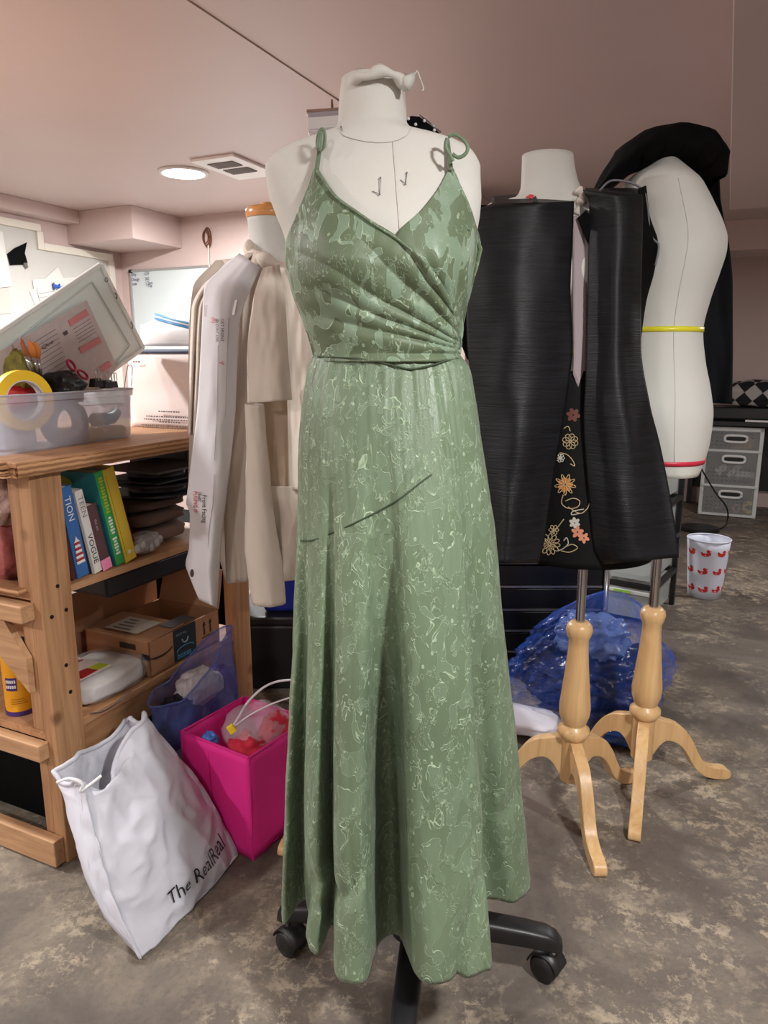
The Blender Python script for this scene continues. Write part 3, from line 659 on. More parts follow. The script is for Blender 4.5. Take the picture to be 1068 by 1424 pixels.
obj('lime_tag', MB().poly3(el, -sx*.0006), YG, sp_)
obj('tag_lettering', text_mb('STAMPS', .022, lambda x, y: cov(.235-x, ht*.872+y)-sx*.002), BLACKINK, sp_)
_, og, up, sx, ht, tk, sp_ = book((176, 787), (191, 780), (142, 659), -1.42, .25, 'yellow_book', 'thick yellow paperback at the right end of the books', YELLOW, YELLOW)
obj('publisher_mark', MB().lathe([(.0005, 0), (.0055, 0), (.0055, .0008), (.0005, .0008)], og+up*.026+sx*tk*.5, 14, RX), WT, sp_)
obj('fine_line', MB().obox(og+up*ht*.5+sx*tk*.16+RX*.001, sx*.0004, up*ht*.44, RX*.0006), M('print_ochre', (180, 146, 40), .6), sp_)
book((192, 781), (195, 779), (152, 668), -1.44, .2, 'red_book', 'thin red book behind the yellow paperback', M('cover_red', (150, 40, 34), .5), MATS['cover_red'])
# things on the middle shelf behind the books
def blob(c, r, sc, seed, amp, nu=36, nv=22, e=.75):
    """crumpled cushion-like solid"""
    c = Vector(c)
    def fn(u, v):
        f = 2*PI*u; g = PI*(.02+.96*v)-PI/2; S = lambda q: math.copysign(abs(q)**e, q)
        d = Vector((S(math.cos(f))*S(math.cos(g)), S(math.sin(f))*S(math.cos(g)), S(math.sin(g))))
        k = 1+amp*nz(d.x*2.3+seed, d.y*2.3, d.z*2.3)+amp*.45*nz(d.x*6+seed, d.y*6, d.z*6)
        return c+(RX*d.x*sc[0]+DX*d.y*sc[1]+Vector((0, 0, d.z*sc[2])))*r*k
    mb = MB().grid(fn, nu, nv, cu=True); mb.f.append(tuple(range(nu-1, -1, -1))); mb.f.append(tuple(nv*nu+i for i in range(nu))); return mb
BROWNF = M('folded_cloth_brown', (96, 74, 66), .9, var=.1, vs=8, bump=.3, bs=20)
zc = MZ+.005
for i, (hgt, c_, lb) in enumerate([(.05, (112, 88, 78), 'taupe folded cloth at the bottom of the shelf stack'), (.045, (92, 68, 58), 'brown folded cloth in the middle of the shelf stack'), (.035, (78, 58, 52), 'dark brown folded cloth under the black reels')]):
    tag(obj('folded_cloth', blob(room(-1.62, 1.62, zc+hgt/2), .5, (.3, .24, hgt), i*3.1, .06, e=.45), M('cloth_%d' % i, c_, .9, bump=.3, bs=20, var=.08), smooth=True), lb, 'cloth', 'folded cloths on the middle shelf'); zc += hgt+.002
REELM = M('reel_black', (30, 28, 30), .55)
for i in range(2):
    c = room(-1.53, 1.655, zc+.006+i*.045)
    th = thing('cable_reel', ['lower black plastic reel on the brown cloth stack', 'upper black plastic reel with square flange under the bench top'][i], 'reel', c, 'black reels on the middle shelf')
    obj('core', MB().lathe([(.08, .006), (.085, .01), (.085, .024), (.08, .03)], c, 28), REELM, th, smooth=True, ang=40)
    if i == 0: obj('flange', MB().lathe([(.02, 0), (.12, 0), (.12, .006), (.02, .006)], c, 32), REELM, th)
    else: obj('flange', MB().obox(c+Vector((0, 0, .003)), RX*.11, DX*.12, (0, 0, .003)), REELM, th, bevel=.002)
    obj('flange', MB().obox(c+Vector((0, 0, .034)), RX*.115, DX*.12, (0, 0, .003)) if i else MB().lathe([(.02, .03), (.12, .03), (.12, .036), (.02, .036)], c, 32), M('reel_grey', (74, 70, 68), .55) if i else REELM, th)
for i in range(7):
    c = room(-1.62+.012*i, 1.80, 0); 
    tag(obj('folder', MB().rbox(-1.75, -1.52, 1.775+.011*i, 1.781+.011*i, zc+.0, MZ+.27), [BLACKPL, M('folder_grey', (84, 82, 84), .7)][i % 2]), 'thin %s folder standing in the rack under the bench top, %s' % (['black', 'grey'][i % 2], ['nearest', 'second', 'third', 'fourth', 'fifth', 'sixth', 'farthest'][i]), 'folder', 'folders under the bench top')
BUB = film('bubble_film', (205, 200, 200), .55, .2, 60, .8)
pk = thing('bubble_wrap_pack', 'clear bubble wrap bundle at the edge of the middle shelf', 'packaging', room(-1.45, 1.47, MZ))
obj('film', blob(room(-1.46, 1.50, MZ+.03), .5, (.085, .115, .055), 9, .14), BUB, pk, smooth=True)
for i in range(6): obj('bubble', MB().ball(room(-1.415+.004*math.sin(i*2), 1.44+.018*i, MZ+.032+.008*math.sin(i*1.7)), .013, 10, 6, (.7, 1, 1)), BUB, pk, smooth=True)
# dark gear hanging under the middle shelf
tag(obj('black_case', MB().rbox(-1.62, -1.43, 1.34, 1.78, MZ-.085, MZ-.02), BLACKPL, bevel=.012), 'black hard case tucked under the middle shelf', 'case')
# ------------------------------------------------------------------ lower shelf
z0 = LZ+.002
q0 = on_a(222, 902, -1.41)
bx0, bx1, bya, byb = -1.415, -1.66, 1.455, 1.77; bz = z0+.105
box = thing('shipping_box', 'open brown cardboard shipping box with dark tape on the lower shelf', 'box', room(-1.53, 1.6, z0))
for nm, q in (('box_wall', (bx1, bx0, bya, bya+.004)), ('box_wall', (bx1, bx0, byb-.004, byb)), ('box_wall', (bx0-.004, bx0, bya, byb)), ('box_wall', (bx1, bx1+.004, bya, byb))):
    obj(nm, MB().rbox(q[0], q[1], q[2], q[3], z0, bz), CARD, box)
obj('box_floor', MB().rbox(bx1, bx0, bya, byb, z0, z0+.004), CARD, box)
obj('flap', MB().hexa([room(bx1, bya, bz), room(bx0, bya, bz), room(bx0-.0, bya+.15, bz+.006), room(bx1, bya+.15, bz+.006), room(bx1, bya, bz+.004), room(bx0, bya, bz+.004), room(bx0, bya+.15, bz+.01), room(bx1, bya+.15, bz+.01)]), CARD, box)
obj('flap', MB().hexa([room(bx1, byb, bz), room(bx0, byb, bz), room(bx0-.01, byb+.04, bz+.12), room(bx1, byb+.04, bz+.12), room(bx1, byb+.004, bz), room(bx0, byb+.004, bz), room(bx0-.01, byb+.044, bz+.12), room(bx1, byb+.044, bz+.12)]), CARDIN, box)
obj('shipping_label', MB().rbox(bx1+.06, bx0-.06, bya+.02, bya+.12, bz+.0108, bz+.0118), M('label_cream', (190, 178, 160), .8), box)
for i in range(4): obj('label_print', MB().rbox(bx1+.08, bx0-.1-.01*i, bya+.03+.022*i, bya+.037+.022*i, bz+.012, bz+.0125), M('label_ink', (110, 98, 88), .8), box)
tb0, tb1 = bya+.1, bya+.2
tp = obj('packing_tape', MB().rbox(bx0, bx0+.001, tb0, tb1, z0+.004, bz), M('tape_navy', (32, 42, 48), .35), box)
obj('packing_tape', MB().rbox(bx0-.05, bx0, tb0, tb1, bz+.0102, bz+.0112), MATS['tape_navy'], box)
TI = M('tape_print', (150, 168, 172), .5); TBL = M('tape_blue', (70, 150, 190), .5)
tf = lambda b, z: room(bx0+.0016, b, z)
obj('tape_lettering', text_mb('SHOP ALL', .011, lambda x, y: tf(tb0+.01+x, z0+.083+y)), TI, tp)
obj('tape_lettering', text_mb('boxes', .026, lambda x, y: tf(tb0+.012+x, z0+.012+y), bold=.0005), TBL, tp)
obj('tape_arc', MB().tube([tf(tb0+.05+.038*math.cos(f), z0+.034+.012*math.sin(f)) for f in [PI*k/10 for k in range(11)]], .0012, 5), TBL, tp)
obj('tape_emblem', MB().tube([tf(tb0+.05+.013*math.cos(f), z0+.068+.013*math.sin(f)) for f in [PI+PI*k/10 for k in range(11)]], .0022, 5), TI, tp)
INKBX = M('box_ink', (40, 32, 28), .7)
for k in (0, 1):
    b = bya+.24+.03*k
    obj('up_arrow', MB().poly3([tf(b-.0025, z0+.045), tf(b+.0025, z0+.045), tf(b+.0025, z0+.075), tf(b+.008, z0+.075), tf(b, z0+.09), tf(b-.008, z0+.075), tf(b-.0025, z0+.075)], RX*.0004), INKBX, box)
obj('arrow_bar', MB().poly3([tf(bya+.228, z0+.036), tf(bya+.282, z0+.036), tf(bya+.282, z0+.039), tf(bya+.228, z0+.039)], RX*.0004), INKBX, box)
obj('smile_print', MB().tube([tf(bya+.045+.05*math.cos(f), z0+.066+.016*math.sin(f)) for f in [PI*1.05+PI*.9*k/12 for k in range(13)]], [.0008+.0022*math.sin(PI*k/12) for k in range(13)], 5), INKBX, box)
ef = lambda a, z: room(a, bya-.0006, z)
obj('hand_slot', MB().poly3([ef(bx0-.05, z0+.075), ef(bx0-.11, z0+.075), ef(bx0-.11, z0+.092), ef(bx0-.05, z0+.092)], DX*-.0006), INKBX, box)
obj('tape_patch', MB().poly3([ef(bx0-.0, z0+.05), ef(bx0-.03, z0+.05), ef(bx0-.03, z0+.068), ef(bx0-.0, z0+.068)], DX*-.0006), INKBX, box)
# large carton behind
cb = thing('large_carton', 'big dim brown carton standing at the back of the lower shelf', 'box', room(-1.9, 1.6, z0))
obj('carton_side', MB().rbox(-2.05, -1.70, 1.30, 1.304, z0, z0+.21), CARD, cb); obj('carton_side', MB().rbox(-1.704, -1.70, 1.305, 1.8, z0, z0+.21), CARD, cb)
obj('carton_side', MB().rbox(-2.05, -1.70, 1.8, 1.804, z0, z0+.21), CARD, cb)
obj('carton_flap', MB().hexa([room(-2.05, 1.30, z0+.21), room(-1.7, 1.30, z0+.21), room(-1.7, 1.5, z0+.24), room(-2.05, 1.5, z0+.24), room(-2.05, 1.30, z0+.214), room(-1.7, 1.30, z0+.214), room(-1.7, 1.5, z0+.244), room(-2.05, 1.5, z0+.244)]), CARDIN, cb)
# white fabric pack in clear film
pkw = thing('wrapped_linen', 'folded white cloth in clear film with red and lime label, lower shelf', 'package', room(-1.5, 1.33, LZ))
obj('cloth', blob(room(-1.505, 1.335, z0+.037), .5, (.19, .235, .07), 2.2, .07, e=.5), M('pack_white', (214, 208, 204), .7, bump=.2, bs=14), pkw, smooth=True)
obj('film', blob(room(-1.505, 1.342, z0+.04), .5, (.205, .255, .076), 5.2, .08, e=.5), film('clear_film', (225, 225, 228), .2, .08, 18, .8), pkw, smooth=True)
lbp = lambda a, b: room(-1.60+a, 1.225+b, z0+.0795)
obj('paper_band', MB().poly3([lbp(-.0, -.0), lbp(.16, -.0), lbp(.16, .115), lbp(.0, .115)], (0, 0, .0012)), M('pack_label', (214, 196, 194), .6), pkw)
obj('red_ribbon', MB().poly3([lbp(.12, -.0), lbp(.155, .02), lbp(.15, .075), lbp(.115, .07), lbp(.11, .02)], (0, 0, .0022)), M('ribbon_red', (160, 34, 40), .5), pkw)
obj('lime_end', MB().poly3([lbp(.115, .07), lbp(.15, .075), lbp(.152, .112), lbp(.118, .112)], (0, 0, .0024)), YG, pkw)
for k, cc in enumerate([(70, 52, 56), (196, 62, 44), (150, 60, 60)]):
    obj('hat_print', MB().poly3([lbp(.05, .008+.036*k), lbp(.058, .008+.036*k), lbp(.058, .002+.036*k), lbp(.064, .002+.036*k), lbp(.064, .034+.036*k), lbp(.058, .034+.036*k), lbp(.058, .028+.036*k), lbp(.05, .028+.036*k)], (0, 0, .002)), M('hat_%d' % k, cc, .6), pkw)
obj('wire_hanger', MB().tube(cr([room(-1.40, 1.22, LZ+.006), room(-1.395, 1.26, LZ-.004), room(-1.392, 1.31, LZ+.0), room(-1.40, 1.36, LZ+.006)], 5), .0016, 6), PINM, pkw, smooth=True)
# yellow can and rolled red fabric on the near end
cp = on_b(18, 993, 1.20); ca, cb_, cz = ab(cp); ca = -1.585; cbb = 1.165; cc = room(ca, cbb, LZ+.001)
can = thing('spray_can', 'orange-yellow can with purple bands on the lower shelf', 'can', cc)
obj('body', MB().lathe([(.001, .006), (.036, .006), (.036, .178), (.001, .178)], cc, 32), M('can_orange', (232, 160, 24), .35), can, smooth=True, ang=40)
PUR = M('can_purple', (70, 44, 112), .4)
obj('base_rim', MB().lathe([(.001, 0), (.037, 0), (.0375, .012), (.001, .012)], cc, 32), PUR, can, smooth=True, ang=40)
obj('top_rim', MB().lathe([(.001, .176), (.0372, .176), (.037, .188), (.03, .19), (.001, .186)], cc, 32), PUR, can, smooth=True, ang=40)
def cansurf(f, z, o=.0005): return cc+Vector((math.cos(f)*(.036+o), math.sin(f)*(.036+o), z))
def canpatch(f0, f1, z0_, z1_, m, nm='label_patch', o=.0006): obj(nm, MB().grid(lambda u, v: cansurf(lerp(f0, f1, u), lerp(z0_, z1_, v), o), 10, 2), m, can, smooth=True)
canpatch(-2.0, -1.2, .07, .105, PUR)
for i in range(2):
    for k in range(5): canpatch(-1.93+.14*k, -1.83+.14*k, .077+.014*i, .085+.014*i, WT, 'label_lettering', .0014)
for i in range(9):
    f0 = -1.1+.13*(i % 4); z_1 = .10+.018*(i//2)
    canpatch(f0, f0+.16, z_1, z_1+.02, [WT, PUR, M('can_grey', (170, 160, 150), .5)][i % 3], 'label_picture', .0008+.0001*i)
for i in range(3): canpatch(-1.7, -.6-.1*i, .034+.006*i, .0355+.006*i, M('can_line', (150, 92, 20), .5), 'fine_print')
FUR = M('rose_print', (168, 92, 88), .9, var=.3, vs=38, bump=.4, bs=60)
rr = thing('fabric_roll', 'rolled pink and red patterned fabric bag on the middle shelf', 'fabric', room(-1.62, 1.2, MZ))
obj('red_bag', blob(room(-1.59, 1.165, MZ+.075), .5, (.12, .1, .145), 4.4, .12), FUR, rr, smooth=True)
obj('fleece', blob(room(-1.62, 1.165, MZ+.205), .5, (.2, .1, .15), 7.7, .2), M('pink_fleece', (190, 158, 150), 1, var=.3, vs=60, bump=.8, bs=70), rr, smooth=True)
tag(obj('wood_stack', MB().rbox(BA0+.3, BA1-.05, BB0-.02, BB0+.03, MZ+.001, MZ+.012), PLYE), 'thin board with red stamp lying along the near shelf edge', 'board')

for i, (a0_, a1_, lb) in enumerate([(-2.0, -1.5, 'black tote added to darken under the bench, nearest the white bag'), (-2.5, -2.04, 'black tote added to darken under the bench at the left edge')]):  # added black boxes that stand in for the darkness below the lower shelf
    th = thing('shade_tote', lb, 'tote', room((a0_+a1_)/2, 1.5, 0), 'totes added to darken under the bench')
    obj('tote_body', MB().hexa([room(a0_+.02, 1.21, .002), room(a1_-.02, 1.21, .002), room(a1_-.02, 1.78, .002), room(a0_+.02, 1.78, .002), room(a0_, 1.19, .2), room(a1_, 1.19, .2), room(a1_, 1.8, .2), room(a0_, 1.8, .2)]), BLACKCL, th, bevel=.012)
    obj('tote_lid', MB().rbox(a0_-.01, a1_+.01, 1.18, 1.81, .2, .225), BLACKCL, th, bevel=.008)

th = thing('black_chest', 'tall black chest added to darken the gaps behind the bench', 'chest', room(-2.05, 2.2, 0))  # added to hide the lit back wall seen through the bench
obj('chest_body', MB().rbox(-2.4, -1.7, 2.12, 2.3, .002, .60), BLACKCL, th, bevel=.01)
obj('chest_lid', MB().rbox(-2.41, -1.69, 2.11, 2.31, .60, .64), BLACKCL, th, bevel=.01)
# ================================================================== things on the bench top
TZ = TOPZ+.001
def topz(x, y): return atZ(x, y, TZ)
# clear plastic bin: long side faces the room
fr = topz(189, 607); fl_ = topz(-40, 641)
e = (fr-fl_); e.z = 0; ln = e.length; ex = e.normalized(); ey = Vector((-ex.y, ex.x, 0)); BIN0 = fl_; BH = atY(190, 540, fr.y+.02).z-TZ; BD = .19
def bin_pt(u, v, z): return BIN0+ex*u+ey*v+Vector((0, 0, z))
tub = thing('storage_bin', 'clear plastic bin full of craft tools on the bench top', 'bin', bin_pt(ln/2, BD/2, 0))
def rr_ring(off, z, n=6, r=.025):
    out = []
    for (cx, cy, f0) in ((ln-r, BD-r, 0), (r, BD-r, PI/2), (r, r, PI), (ln-r, r, 1.5*PI)):
        for k in range(n+1):
            f = f0+PI/2*k/n; out.append(bin_pt(cx+(r+off)*math.cos(f), cy+(r+off)*math.sin(f), z))
    return out
obj('shell', MB().rings([rr_ring(-.010, .0), rr_ring(-.004, .008), rr_ring(0, BH*.5), rr_ring(.004, BH*.86), rr_ring(.010, BH*.88), rr_ring(.011, BH)], (True, False)), CLEAR, tub, smooth=True, solid=.0022, ang=40)
obj('rim', MB().tube(rr_ring(.011, BH)+[rr_ring(.011, BH)[0]], .0024, 6), M('rim_plastic', (206, 206, 220), .3, alpha=.75), tub, smooth=True)
GRP = 'craft tools in the clear bin'
def tape_roll(c, ax_, R_, r_, w_, mat, core, label):
    th = thing('tape_roll', label, 'tape', Vector(c), GRP); ax_ = Vector(ax_).normalized()
    obj('tape', MB().grid(lambda u, v: (lambda pr: Vector(c)+ax_*pr[1]+(ax_.orthogonal().normalized()*math.cos(2*PI*u)+ax_.cross(ax_.orthogonal().normalized())*math.sin(2*PI*u))*pr[0])([(r_+.003, -w_/2), (R_, -w_/2), (R_, w_/2), (r_+.003, w_/2)][int(round(v*4)) % 4]), 40, 4, cu=True, cv=True), mat, th, smooth=True, ang=40)
    obj('core', MB().grid(lambda u, v: (lambda pr: Vector(c)+ax_*pr[1]+(ax_.orthogonal().normalized()*math.cos(2*PI*u)+ax_.cross(ax_.orthogonal().normalized())*math.sin(2*PI*u))*pr[0])([(r_, -w_/2-.001), (r_+.003, -w_/2-.001), (r_+.003, w_/2+.001), (r_, w_/2+.001)][int(round(v*4)) % 4]), 40, 4, cu=True, cv=True), core, th, smooth=True, ang=40)
    return th
def inbin(x, y, v): # point on the plane v metres behind the front of the bin
    r = ray(x, y); n = ey; return O+r*((BIN0+ey*v-O).dot(n)/r.dot(n))
TY = M('tape_yellow', (240, 196, 40), .45); CORE = M('paper_core', (206, 200, 196), .8)
c = inbin(32, 557, .03); R_ = (inbin(32, 515, .03)-c).length
tape_roll(c, ey+ex*.25, R_, R_*.64, .026, TY, CORE, 'yellow masking tape roll standing up out of the bin')
c = inbin(90, 588, .055); R_ = .06
tape_roll(c, ey+ex*.15, R_, R_*.62, .04, M('tape_grey', (112, 112, 126), .4), M('core_white', (216, 214, 222), .7), 'grey tape roll seen through the side of the clear bin')
c = inbin(132, 584, .03)
th = thing('glue_tube', 'teal glue tube lying in the clear bin', 'tube', c, GRP)
obj('tube_body', MB().tube([c+ex*.015, c+ex*.045, c+ex*.075+ey*.01, c+ex*.11+ey*.02+Vector((0, 0, .012))], [.016, .018, .018, .014], 14), M('tube_teal', (60, 150, 168), .4), th, smooth=True)
obj('tube_cap', MB().tube([c-ex*.004, c+ex*.016], .0185, 10), M('cap_white', (214, 210, 206), .5), th, smooth=True, ang=30)
tag(obj('yellow_block', MB().obox(bin_pt(ln-.085, .09, .018), ex*.07, ey*.07, (0, 0, .015)), M('block_tan', (214, 178, 92), .7), bevel=.004), 'flat tan sponge block at the bottom of the clear bin', 'sponge', GRP)
tag(obj('red_pouch', blob(inbin(20, 552, .12), .5, (.1, .1, .07), 3, .2), M('pouch_red', (190, 34, 40), .5), smooth=True), 'crumpled red pouch behind the yellow tape roll', 'pouch', GRP)
tag(obj('white_box', MB().obox(bin_pt(ln*.34, .10, .045), ex*.05, ey*.05, (0, 0, .04)), M('pale_blue', (196, 206, 216), .6), bevel=.004), 'pale box at the left inside the clear bin', 'box', GRP)
tag(obj('dark_pouch', blob(inbin(78, 540, .13), .5, (.16, .1, .09), 6, .2), M('pouch_black', (22, 20, 22), .35), smooth=True), 'glossy black pouch piled in the middle of the bin', 'pouch', GRP)
tag(obj('camo_scrap', blob(inbin(12, 520, .145), .5, (.16, .06, .12), 8, .2), M('olive_scrap', (130, 122, 56), .8, var=.5, vs=30), smooth=True), 'olive patterned fabric scrap behind the brushes', 'fabric', GRP)
# brushes
for i, (x0, y0, x1, y1, bw, lb) in enumerate([(45, 520, 30, 474, 5, 'narrow brown paintbrush leaning left in the bin'), (52, 520, 42, 478, 7, 'orange-bristled paintbrush in the middle of the three'), (56, 520, 49, 480, 9, 'wide orange paintbrush rightmost of the three')]):
    v = .06+.01*i; p, q = inbin(x0, y0, v), inbin(x1, y1, v); d = (q-p).normalized()
    th = thing('paintbrush', lb, 'paintbrush', p-d*.1, 'paintbrushes in the clear bin')
    obj('handle', MB().tube([p-d*.10, p-d*.03, p], [.003, .005, .0045], 10), BLACKPL, th, smooth=True)
    obj('ferrule', MB().tube([p, p+(q-p)*.55], [.0055, .0065], 12), CHROME, th, smooth=True)
    s_ = bw*.001*1.6
    obj('bristles', MB().tube([p+(q-p)*.52, p+(q-p)*.75, p+(q-p)*.95, p+(q-p)*1.12], [.0065, s_*.8, s_*.7, .0015], 12, .7), M('bristle_%d' % (i > 0), [(150, 88, 50), (206, 120, 50)][i > 0], .6, var=.2, vs=60), th, smooth=True)
# scissors
th = thing('scissors', 'scissors with crimson finger loops sticking out of the bin', 'scissors', inbin(108, 530, .09), GRP); CR = M('loop_crimson', (170, 34, 74), .35)
for (x, y, rx_, ry_) in ((99, 508, 6.5, 8.5), (115, 521, 8, 7)):
    obj('finger_loop', MB().tube([inbin(x+rx_*math.cos(f)*.8+ry_*math.sin(f)*.3, y+ry_*math.sin(f)*.8+rx_*.3*math.cos(f), .09) for f in [2*PI*k/20 for k in range(21)]], .0036, 8), CR, th, smooth=True)
for (x0, y0, x1, y1) in ((104, 516, 88, 548), (110, 526, 92, 545)):
    obj('blade', MB().tube([inbin(x0, y0, .09), inbin(x1, y1, .092)], [.004, .006], 6, .4), CHROME, th)
# binder clips
for i, (x, y, s_) in enumerate([(138, 530, 1), (152, 532, 1), (160, 531, .8)]):
    v = .05+.03*i; c = inbin(x, y+8, v)
    th = thing('binder_clip', ['black binder clip leftmost by the scissors', 'black binder clip in the middle of the bin edge', 'small black binder clip nearest the bin corner'][i], 'clip', c, 'binder clips in the clear bin')
    obj('jaw', MB().prism([(-.018*s_, 0), (.018*s_, 0), (.014*s_, .022*s_), (.004*s_, .024*s_), (-.012*s_, .022*s_)], c, ex, (0, 0, 1), ey*.02), BLACKPL, th)
    for k in (-1, 1):
        hx = c+ex*.006*k*s_+Vector((0, 0, .016))
        obj('wire_handle', MB().tube(cr([hx+ex*-.004, hx+ex*-.006+Vector((0, 0, .024*s_)), hx+ex*.0+Vector((0, 0, .034*s_)), hx+ex*.006+Vector((0, 0, .024*s_)), hx+ex*.004], 5), .0011, 6), CHROME, th, smooth=True)
th = tag(obj('bulldog_clip', MB().tube(cr([inbin(x, y, .10) for x, y in [(172, 545), (177, 512), (180, 508), (184, 512), (182, 545)]], 5), .0014, 6), CHROME, smooth=True), 'long wire clip handle at the bin corner beside white bag', 'clip')
# leaning lid and the pattern sheet in front of it
LV = .17
def lid(x, y, o=0):
    r = ray(x, y); n = (ey*.97+Vector((0, 0, .24))).normalized(); p0 = BIN0+ey*(LV-o)+Vector((0, 0, BH*.6)); return O+r*((p0-O).dot(n)/r.dot(n))
LN = (ey*.97+Vector((0, 0, .24))).normalized()
lq = [lid(x, y) for x, y in [(138, 367), (198, 484), (70, 575), (-40, 640), (-60, 500)]]
ld = thing('bin_lid', 'large clear white plastic lid leaning behind the bin', 'lid', lq[3])
LIDM = M('lid_plastic', (232, 240, 236), .25, spec=.6)
obj('lid_panel', MB().poly3(lq, LN*.004), LIDM, ld)
def strip(pts, w_, nm, par, mat, h=.008):
    for i in range(len(pts)-1):
        a, b = pts[i], pts[i+1]; d = (b-a).normalized(); s_ = d.cross(LN)
        obj(nm, MB().obox((a+b)/2-LN*h*.5, d*(b-a).length/2, s_*w_, LN*h*.5), mat, par, bevel=.002)
strip([lq[4], lq[0], lq[1], lq[2]], .006, 'lid_rim', ld, M('lid_rim_white', (230, 232, 230), .3))
inn = [lid(x, y, .003) for x, y in [(-40, 520), (128, 392), (180, 480), (150, 520)]]
strip(inn, .002, 'lid_groove', ld, M('lid_groove', (190, 198, 196), .35), .003)
for x, y in [(161, 411), (183, 452)]: obj('lid_latch', MB().tube([lid(x-1.5, y-4, .008), lid(x+1.5, y, .008), lid(x+1, y+5, .008)], .0022, 6), M('latch_grey', (120, 124, 124), .4), ld, smooth=True)
cc2 = lid(148, 389, .008); obj('moulded_mark', MB().tube([cc2+LN.orthogonal().normalized()*.006*math.cos(f)+LN.cross(LN.orthogonal().normalized())*.006*math.sin(f) for f in [2*PI*k/16 for k in range(17)]], .0012, 5), MATS['latch_grey'], ld)
sh = thing('pattern_packet', 'printed sheet with pink blocks in a clear sleeve leaning on the lid', 'packet', lid(60, 560, .02))
sq = [lid(x, y, .016) for x, y in [(121, 418), (163, 510), (140, 545), (0, 545), (-40, 512)]]
obj('sheet', MB().poly3(sq, LN*.002), M('sheet_lilac', (196, 182, 180), .5, var=.06, vs=60), sh)
for q in ([(95, 446), (120, 430), (124, 438), (98, 454)], [(110, 484), (138, 468), (141, 476), (114, 492)], [(138, 511), (152, 502), (156, 509), (143, 518)]):
    obj('pink_block', MB().poly3([lid(x, y, .0185) for x, y in q], LN*.001), M('block_pink', (206, 128, 132), .6), sh)
for i in range(9):
    x0, y0 = 30+i*4, 487+i*5; L_ = 48-2*i
    obj('text_line', MB().poly3([lid(x0, y0, .0185), lid(x0+L_, y0-L_*.62, .0185), lid(x0+L_, y0-L_*.62+.8, .0185), lid(x0, y0+.8, .0185)], LN*.0006), M('print_mid', (150, 136, 134), .7), sh)
for i in range(5):
    x0, y0 = 102+i*.0, 458+i*4.5
    obj('text_line', MB().poly3([lid(x0+i*2, y0, .0185), lid(x0+24+i*2, y0-15, .0185), lid(x0+24+i*2, y0-14.2, .0185), lid(x0+i*2, y0+.8, .0185)], LN*.0006), MATS['print_mid'], sh)
obj('lettering', text_mb('Que', .022, lambda x, y: lid(58+x*420, 487-x*260-y*380, .019), bold=.0002), M('print_dark', (90, 80, 80), .7), sh)
obj('print_mark', MB().poly3([lid(x, y, .0186) for x, y in [(88, 463), (93, 459), (95, 464), (90, 467)]], LN*.0006), MATS['print_dark'], sh)
# white shopping bag and the zip bag on top
sb0 = topz(190, 606); 
bb = 1.83
def bagp(x, y): return on_b(x, y, bb)
q = [bagp(x, y) for x, y in [(184, 606), (290, 598), (290, 482), (186, 490)]]
aL, aR = ab(q[0])[0], ab(q[1])[0]; zT = ab(q[3])[2]
sbag = thing('shopping_bag', 'white paper shopping bag with fine print on the far bench top', 'bag', room((aL+aR)/2, bb+.05, TZ))
SBM = M('bag_paper', (226, 214, 212), .7, var=.03, vs=7, bump=.1, bs=10)
def bagface(u, v): return room(lerp(aL, aR, u), bb-.008*math.sin(PI*u)*math.sin(PI*v)+.006*nz(u*3, v*3, 1), lerp(TZ, zT, v))
obj('front_panel', MB().grid(bagface, 12, 14), SBM, sbag, smooth=True, solid=.0012)
obj('side_panel', MB().add([room(aL, bb, TZ), room(aL, bb+.1, TZ), room(aL+.01, bb+.1, zT), room(aL, bb, zT)], [(0, 1, 2, 3)]), SBM, sbag, solid=.0012)
obj('side_panel', MB().add([room(aR, bb, TZ), room(aR, bb+.1, TZ), room(aR, bb+.1, zT), room(aR, bb, zT)], [(0, 1, 2, 3)]), SBM, sbag, solid=.0012)
obj('back_panel', MB().add([room(aL, bb+.1, TZ), room(aR, bb+.1, TZ), room(aR, bb+.1, zT), room(aL+.01, bb+.1, zT)], [(0, 1, 2, 3)]), SBM, sbag, solid=.0012)
NAVY = M('navy_band', (44, 62, 92), .5)
obj('top_band', MB().grid(lambda u, v: bagface(u, .985+.05*v)+DX*-.004, 12, 2), NAVY, sbag, smooth=True, solid=.002)
for i, (x, y, L_) in enumerate([(225, 571.5, 30), (208, 578, 60), (205, 582, 64), (226, 586, 28), (202, 590, 66), (203, 593.5, 64), (190, 503, 8)]):
    w_ = (bagp(x+L_, y)-bagp(x, y)).length; k = 0; pos = 0; mbk = MB()
    while pos < w_:
        ww = .004+.006*random.Random(i*50+k).random(); p = bagp(x, y)-DX*.016+RX*pos
        mbk.obox(p+RX*ww/2, RX*ww*.45, DX*.0004, (0, 0, .0021)); pos += ww+.003; k += 1
    obj('fine_print', mbk, M('bag_ink', (96, 84, 84), .7), sbag)
zb_ = thing('zip_bag', 'clear zip bag with blue seal lying on the white shopping bag', 'zip bag', room((aL+aR)/2, bb+.05, zT+.004))
zq = lambda x, y, o=0: on_b(x, y, bb+.03+o)
obj('pouch', MB().grid(lambda u, v: zq(lerp(196, 285, u), lerp(481, lerp(452, 440, sst(u*3)) if u < .25 else lerp(441, 452, (u-.25)/.75), v))-DX*.02*math.sin(PI*u)*math.sin(PI*v), 14, 8), M('zip_white', (236, 238, 242), .4, alpha=.85), zb_, smooth=True, solid=.004)
for k, cc in enumerate([(120, 180, 220), (214, 226, 236), (80, 150, 205)]):
    obj('zip_seal', MB().tube([zq(216, 437+3*k, -.012), zq(240, 444+3*k, -.016), zq(285, 455+3*k, -.012)], .0035, 6), M('seal_%d' % k, cc, .4), zb_, smooth=True)
